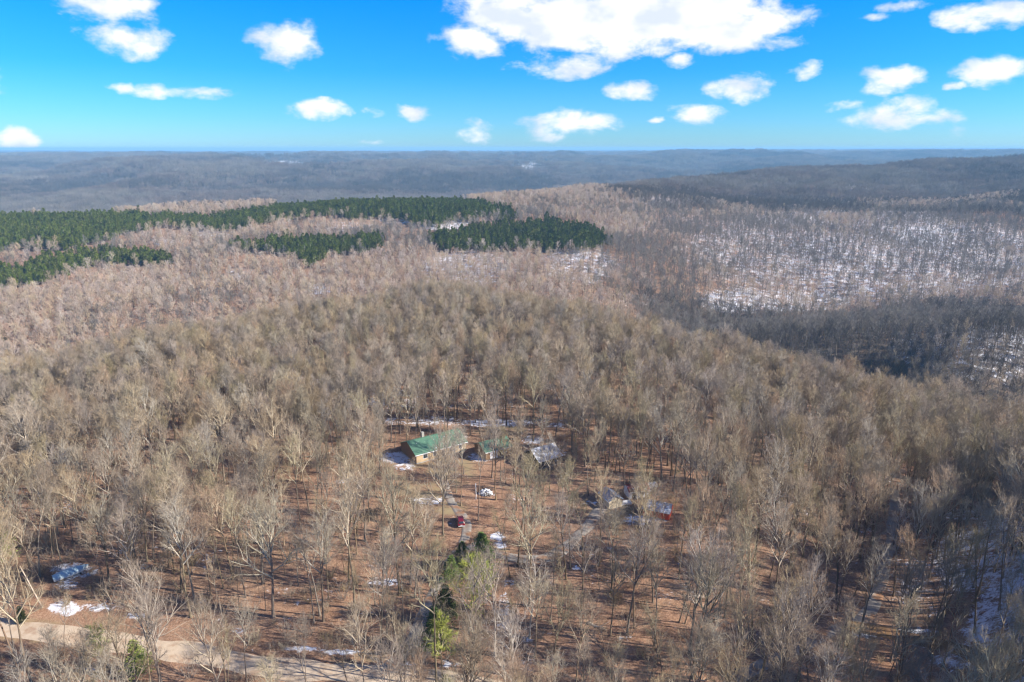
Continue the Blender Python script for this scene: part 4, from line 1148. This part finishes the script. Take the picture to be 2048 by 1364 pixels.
def where(u, v, n=0):
    k = sorted(LAND, key=lambda q: (q[0] - u) ** 2 + 1.4 * (q[1] - v) ** 2)[n]
    du, dv = u - k[0], (v - k[1]) * 1.2; r = math.hypot(du, dv)
    if abs(du) > abs(dv): side = 'left of ' if du < 0 else 'right of '
    else: side = 'behind ' if dv < 0 else 'in front of '
    return ('close ' if r < 45 else 'well ' if r > 120 else '') + side + k[2]
def area(u, v):
    if v > 1262 and u < 800: return 'bare trees around the pale dirt road'
    if u > 1640: return 'bare trees about the forest road and the snowy slope'
    if u < 740: return 'bare trees in the wood left of the driveway'
    if u < 1010: return 'bare trees along the driveway'
    return 'bare trees between the driveway and the forest road'
STYLE = {('b', 0): 'rounded bare tree', ('b', 1): 'high-crowned bare tree', ('b', 2): 'fork-stemmed bare tree', ('b', 3): 'slim long-trunked bare tree',
         ('b', 4): 'wide low-branched bare tree', ('b', 5): 'tall two-stemmed bare tree', ('b', 6): 'slightly leaning bare tree', ('b', 7): 'narrow upright bare tree', ('b', 8): 'irregular open-crowned bare tree', ('p', 0): 'thin bare pole tree', ('p', 1): 'small bare sapling', ('p', 2): 'thin bare pole with a twig tuft'}
used_labels = set()
for t in ind:
    for n_ in range(6):
        lab = STYLE[(t[8], t[9])] + ' ' + where(t[4], t[5], n_)
        if lab not in used_labels: break
    used_labels.add(lab)
    placed.append((t[0], t[1], t[2], t[3], rs.uniform(0, 6.28), t[8], t[9], lab, area(t[4], t[5])))
base_h = {('b', k): SHAPES[k]['h'] for k in range(9)}; base_h.update({('p', k): POLE_SHAPES[k]['h'] for k in range(3)}); base_h[('w', 0)] = 24
MESHES = {'b': near_meshes, 'p': pole_meshes, 'w': pale_meshes}
for (x_, y_, z_, h_, r_, kd, sh, lab, grp) in placed:
    root = empty('bare_tree' if kd != 'p' else 'pole_tree', (x_, y_, z_), r_)
    s = h_ / base_h[(kd, sh)] * 1.06; wsc = s * (rs.uniform(.82, 1.12))
    root.scale = (wsc, wsc, s); tag(root, lab, 'tree', grp)
    tm, cm = MESHES[kd][sh]
    obj('trunk', tm, root); obj('crown', cm, root)

# conifers and yellow-green trees near the driveway
CON = [(964, 1143, 1066, 'pine', 0, 'dark green pine with a pointed top standing on the driveway edge below the red car'), (925, 1134, 1084, 'pine', 1, 'bright green young pine just left of the dark one below the red car'),
       (903, 1165, 1112, 'pine', 0, 'small dark pine lowest of the three pines by the driveway'), (893, 1246, 1172, 'pine', 0, 'green pine half hidden behind pale limbs at the driveway bend'),
       (872, 1300, 1218, 'pine', 0, 'shaded dark pine nearest the foot of the driveway'), (277, 1352, 1282, 'pine', 1, 'lime green young pine beside the dirt road at lower left'),
       (0, 1120, 1048, 'pine', 1, 'yellow-green pine cut by the left edge of the photo'), (893, 1392, 1350, 'pine', 1, 'small bright green pine at the very bottom, below the driveway'),
       (56, 862, 800, 'cedar', 0, 'dark round cedar standing alone among grey trees at the left'), (12, 683, 656, 'cedar', 0, 'lone dark cedar at the left edge on the far slope'),
       (45, 1246, 1214, 'cedar', 0, 'small olive evergreen bush beside the dirt road at the left edge')]
for (u, v, vt, kd, sh, lab) in CON:
    g = ground(u, v); d = ray(u, vt); t = g.y / d[1]; h = H + t * d[2] - g.z
    root = empty(kd + '_tree', g, rs.uniform(0, 6.28)); tag(root, lab, 'tree')
    s = max(2.5, h) / (13 if kd == 'pine' else 9); wsc = s * (1.75 if kd == 'pine' else 1.35); root.scale = (wsc, wsc, s)
    tm, cm = (pine_near if kd == 'pine' else cedar_near)[sh]; obj('trunk', tm, root); obj('crown', cm, root)
for (u, v, vt, lab) in [(946, 1262, 1112, 'yellow-green twiggy tree in front of the pines by the driveway'), (968, 1246, 1122, 'yellow-green twiggy tree right of the other, over the driveway pines'),
                        (885, 1352, 1232, 'olive twiggy tree below the driveway bend'), (205, 1350, 1250, 'olive-brown twiggy tree beside the dirt road left of the lime pine')]:
    g = ground(u, v); d = ray(u, vt); t = g.y / d[1]; h = H + t * d[2] - g.z
    root = empty('budding_tree', g, rs.uniform(0, 6.28)); tag(root, lab, 'tree'); s = h / 16; root.scale = (s, s, s)
    obj('trunk', bud_meshes[0][0], root); obj('crown', bud_meshes[0][1], root)

# ------------------------------------------------------------------ visibility of far ground, to leave out hidden valleys
az_n, r_n = 240, 420
az_g = np.linspace(-.78, .78, az_n); r_g = np.geomspace(60, 9000, r_n)
AA, RR = np.meshgrid(az_g, r_g, indexing='ij')
zz_ = height(RR * np.sin(AA), RR * np.cos(AA))
tanv = (zz_ + 12 - H) / RR
runmax = np.maximum.accumulate(tanv, 1)
def visible(x, y, z, top=30.0):
    a = np.arctan2(x, y); r = np.hypot(x, y)
    i = np.clip(((a + .78) / 1.56 * (az_n - 1)).astype(int), 0, az_n - 1)
    j = np.clip((np.log(r / 60) / math.log(150) * (r_n - 1)).astype(int) - 2, 0, r_n - 1)
    return (z + top - H) / r > runmax[i, j]

# ------------------------------------------------------------------ pine stands on the far slope
STANDS = [([(-40, 432), (0, 428), (200, 424), (430, 428), (560, 408), (640, 394), (700, 392), (780, 398), (900, 396), (950, 400), (1000, 408), (1037, 424), (1030, 434), (960, 428), (880, 438), (850, 442), (760, 428), (640, 424), (560, 434), (430, 456), (330, 444), (240, 462), (150, 484), (-40, 490)], 'pine in the long stand along the far hilltop'),
          ([(-40, 520), (40, 528), (90, 506), (150, 498), (290, 494), (350, 512), (345, 520), (200, 518), (130, 540), (60, 560), (-40, 566)], 'pine in the lower stand at the left edge of the far slope'),
          ([(450, 482), (560, 474), (700, 470), (775, 466), (760, 490), (660, 498), (625, 522), (605, 520), (590, 500), (540, 496)], 'pine in the small middle stand below the hilltop'),
          ([(848, 466), (920, 454), (1000, 444), (1088, 436), (1140, 440), (1190, 452), (1228, 480), (1180, 488), (1080, 490), (1000, 486), (880, 492)], 'pine in the dense wedge-shaped stand left of the snowy slope')]
x, y = jitter(-1200, 420, 480, 1400, 4.9)
z = height(x, y); u_, v_, d_ = project(x, y, z + 9)
sel = np.full(len(x), -1)
for k, (poly, _) in enumerate(STANDS): sel[in_poly(u_, v_ + 9 * fbm(u_ / 22, v_ / 9, 3), poly)] = k
ok = (sel >= 0) & visible(x, y, z, 16) & (rs.rand(len(x)) < .95)
x, y, z, d_, sel, u_, v_ = [q[ok] for q in (x, y, z, d_, sel, u_, v_)]
ph = rs.uniform(9, 14, len(x)) * np.where(rs.rand(len(x)) < .04, 1.3, 1)
order = np.argsort(-(ph / d_) * ((u_ > -5) & (u_ < 2050)))
top = order[:300]; oth = order[300:]
for i in top:
    o = obj('plantation_pine', bpy.data.meshes['plantation_pine' if i % 4 == 0 else 'plantation_pine.%03d' % (i % 4)], loc=(x[i], y[i], z[i]))
    o.rotation_euler = (0, 0, rs.uniform(0, 6.28)); s = ph[i] / 14; o.scale = (s * 1.15, s * 1.15, s)
    lab = STANDS[sel[i]][1]; tag(o, 'dark green ' + lab, 'tree', 'pines, ' + lab)
def pack(x, y, z, s, sw=None, tilt=.04):
    n = len(x); rot = np.column_stack([rs.normal(0, tilt, n), rs.normal(0, tilt, n), rs.uniform(0, 6.28, n)])
    sw = s if sw is None else sw
    return np.column_stack([x, y, z]), rot, np.column_stack([sw, sw, s])
P, Rt, Sc = pack(x[oth], y[oth], z[oth], ph[oth] / 14, ph[oth] / 14 * 1.15)
scatter('pine_plantation', P, Rt, Sc, c_pine, rs.randint(0, 4, len(oth)))

# ------------------------------------------------------------------ the rest of the forest: one uncountable object
c_all = libcoll('woodland_sources_all'); srcs = []
for c in (c_near, c_pole, c_mid, c_far):
    srcs += [(o, c.name) for o in c.objects]
names = {}
for k, (o, cn) in enumerate(srcs):
    o.name = 'woodland_source.%03d' % (k + 500); c_all.objects.link(o); names.setdefault(cn, []).append(k)
id_near, id_pole, id_mid, id_far = names['near_sources'], names['pole_sources'], names['mid_sources'], names['far_sources']
allP, allR, allS, allI = [], [], [], []
def add(x, y, z, s, sw, ids, tilt=.04):
    P, R, Sx = pack(x, y, z, s, sw, tilt); allP.append(P); allR.append(R); allS.append(Sx); allI.append(np.asarray(ids))
A_ = np.array([(t[0], t[1], t[2], t[3], t[7]) for t in rest if t[8] == 'b']); kk = np.array([t[9] for t in rest if t[8] == 'b'])
s = A_[:, 3] / 24; add(A_[:, 0], A_[:, 1], A_[:, 2], s, s * rs.uniform(.8, 1.2, len(s)) * (1 + .16 * smst(190, 300, A_[:, 4])), np.array(id_near)[kk])
A_ = np.array([(t[0], t[1], t[2], t[3], t[7]) for t in rest if t[8] == 'p']); kk = np.array([t[9] for t in rest if t[8] == 'p'])
s = A_[:, 3] / 16; add(A_[:, 0], A_[:, 1], A_[:, 2], s, s, np.array(id_pole)[kk])
n_near = sum(len(q) for q in allP)
# middle distance
x, y = jitter(-1300, 1300, 280, 1400, 6.1); keep = y >= valley(x, y); x, y = x[keep], y[keep]
z = height(x, y); u_, v_, d_ = project(x, y, z + 10)
ok = (u_ > -90) & (u_ < 2140) & visible(x, y, z, 32)
ut_, vt_, _ = project(x, y, z + 19)
for poly, _ in STANDS: ok &= ~in_poly(u_, v_, poly) & ~(in_poly(ut_, vt_, poly) & (rs.rand(len(x)) < .8))
ok &= rs.rand(len(x)) > .20 * (1 - smst(-60, 260, x - .1 * (y - 500))) * (.6 + 2 * fbm(x / 40, y / 40, 2))
sn = snow_amount(x, y, z)
ok &= rs.rand(len(x)) > (.08 + .28 * np.clip(sn, 0, 1)) * ~((y < 600) & (x > 100))
x, y, z = x[ok], y[ok], z[ok]; s = rs.uniform(.62, .92, len(x)); s = np.where(sn[ok] > .6, s * .9, s)
left = 1 - smst(-60, 260, x - .1 * (y - 500))                       # redder, younger wood on the left slope, grey wood on the right
f_ = fbm(x / 130, y / 130, 4) * 1.1 + rs.normal(0, .22, len(x))
kind_ = np.where(f_ + .60 * left > .22, 2, np.where(f_ < .20 - .45 * left, 1, 0))
spur = (y < 600) & (x > 100); kind_ = np.where(spur & (f_ + .25 * smst(440, 500, y) < .18), 3, np.where(spur, 1, kind_))  # spur: canopy shade and haze painted by picking darker twig colours
kind_ = np.where((f_ < -.45 + .75 * smst(1090, 1320, y) * smst(20, 260, x)), np.where(y > 1050, 3, kind_), kind_)  # right crest gets the darkest twigs, cloud shadow put into the colour
add(x, y, z, s, s * rs.uniform(1.0, 1.3, len(x)), np.array(id_mid)[kind_ * 2 + rs.randint(0, 2, len(x))])
n_mid = len(x)
# far
for c, r0, r1, sc in ((21, 1400, 2700, 1.0), (38, 2700, 6500, 1.7)):
    x, y = jitter(-r1 * .85, r1 * .85, r0 if r0 > 1400 else 1400, r1, c)
    z = height(x, y); u_, v_, d_ = project(x, y, z + 10)
    ok = (u_ > -60) & (u_ < 2110) & visible(x, y, z, 26)
    sn = snow_amount(x, y, z); ok &= rs.rand(len(x)) > .06 + .75 * np.clip(sn - .3, 0, 1)
    x, y, z = x[ok], y[ok], z[ok]; s = rs.uniform(.85, 1.15, len(x))
    add(x, y, z - 1.0 * sc, s * (1 + (sc - 1) * .35), s * sc * 1.05, np.array(id_far)[np.clip(((1.5 * fbm(x / 420, y / 420, 5) + .66 - .42 * smst(-.05, .15, x / y) * (1 - smst(2600, 3200, y)) + rs.normal(0, .12, len(x))) * 4).astype(int), 0, 3)], .02)  # right hill leans to the darkest canopy, a painted cloud shadow
    print('far', c, len(x))
scatter('woodland', np.concatenate(allP), np.concatenate(allR), np.concatenate(allS), c_all, np.concatenate(allI))
print('near', n_near, 'mid', n_mid, 'pines', len(oth) + 300, 'individual', len(placed))

# brushwood on the forest floor
x, y = jitter(-330, 360, 60, 380, 3.4)
keep = rs.rand(len(x)) < .30 + 1.0 * fbm(x / 28 + 3, y / 28, 3); x, y = x[keep], y[keep]
z = height(x, y); u_, v_, d_ = project(x, y, z)
ok = (u_ > -60) & (u_ < 2110) & (v_ < 1450) & (road_dist(x, y) > .4) & (rs.rand(len(x)) > .75 * ((((u_ - 905) / 62) ** 2 + ((v_ - 985) / 90) ** 2) < 1)) & (rs.rand(len(x)) > .8 * ((((u_ - 330) / 230) ** 2 + ((v_ - 1245) / 26) ** 2) < 1))
for fx, fy, fr in FOOT: ok &= np.hypot(x - fx, y - fy) > fr - .5
x, y, z = x[ok], y[ok], z[ok]; s = rs.uniform(.5, 1.3, len(x))
P, Rt, Sc = pack(x, y, z, s, s)
scatter('undergrowth', P, Rt, Sc, c_brush, rs.randint(0, 3, len(x)))
print('brush', len(x))

# ------------------------------------------------------------------ haze
HAZE_DENSITY = 0.95e-4
hm = bpy.data.materials.new('haze'); hm.use_nodes = True; hm.node_tree.nodes.clear()
t = NT(hm.node_tree); pv = t.new('ShaderNodeVolumePrincipled'); pv.inputs['Color'].default_value = (0.34, 0.69, 1.0, 1)
pv.inputs['Density'].default_value = HAZE_DENSITY; pv.inputs['Anisotropy'].default_value = 0.0
o_ = t.new('ShaderNodeOutputMaterial'); t.l.new(pv.outputs[0], o_.inputs['Volume'])
hb = MB(); zlo = float(gz.min()) - 1.5; zhi = max(float(gz.max()) + 3, float(gz[R_ < 7500].max()) + 32, H + 5)
hb.box(-36500, 36500, -36500, 36500, zlo, zhi)
ho = hb.build('haze', hm); tag(ho, kind='stuff')
print('terrain', gz.min(), gz.max())
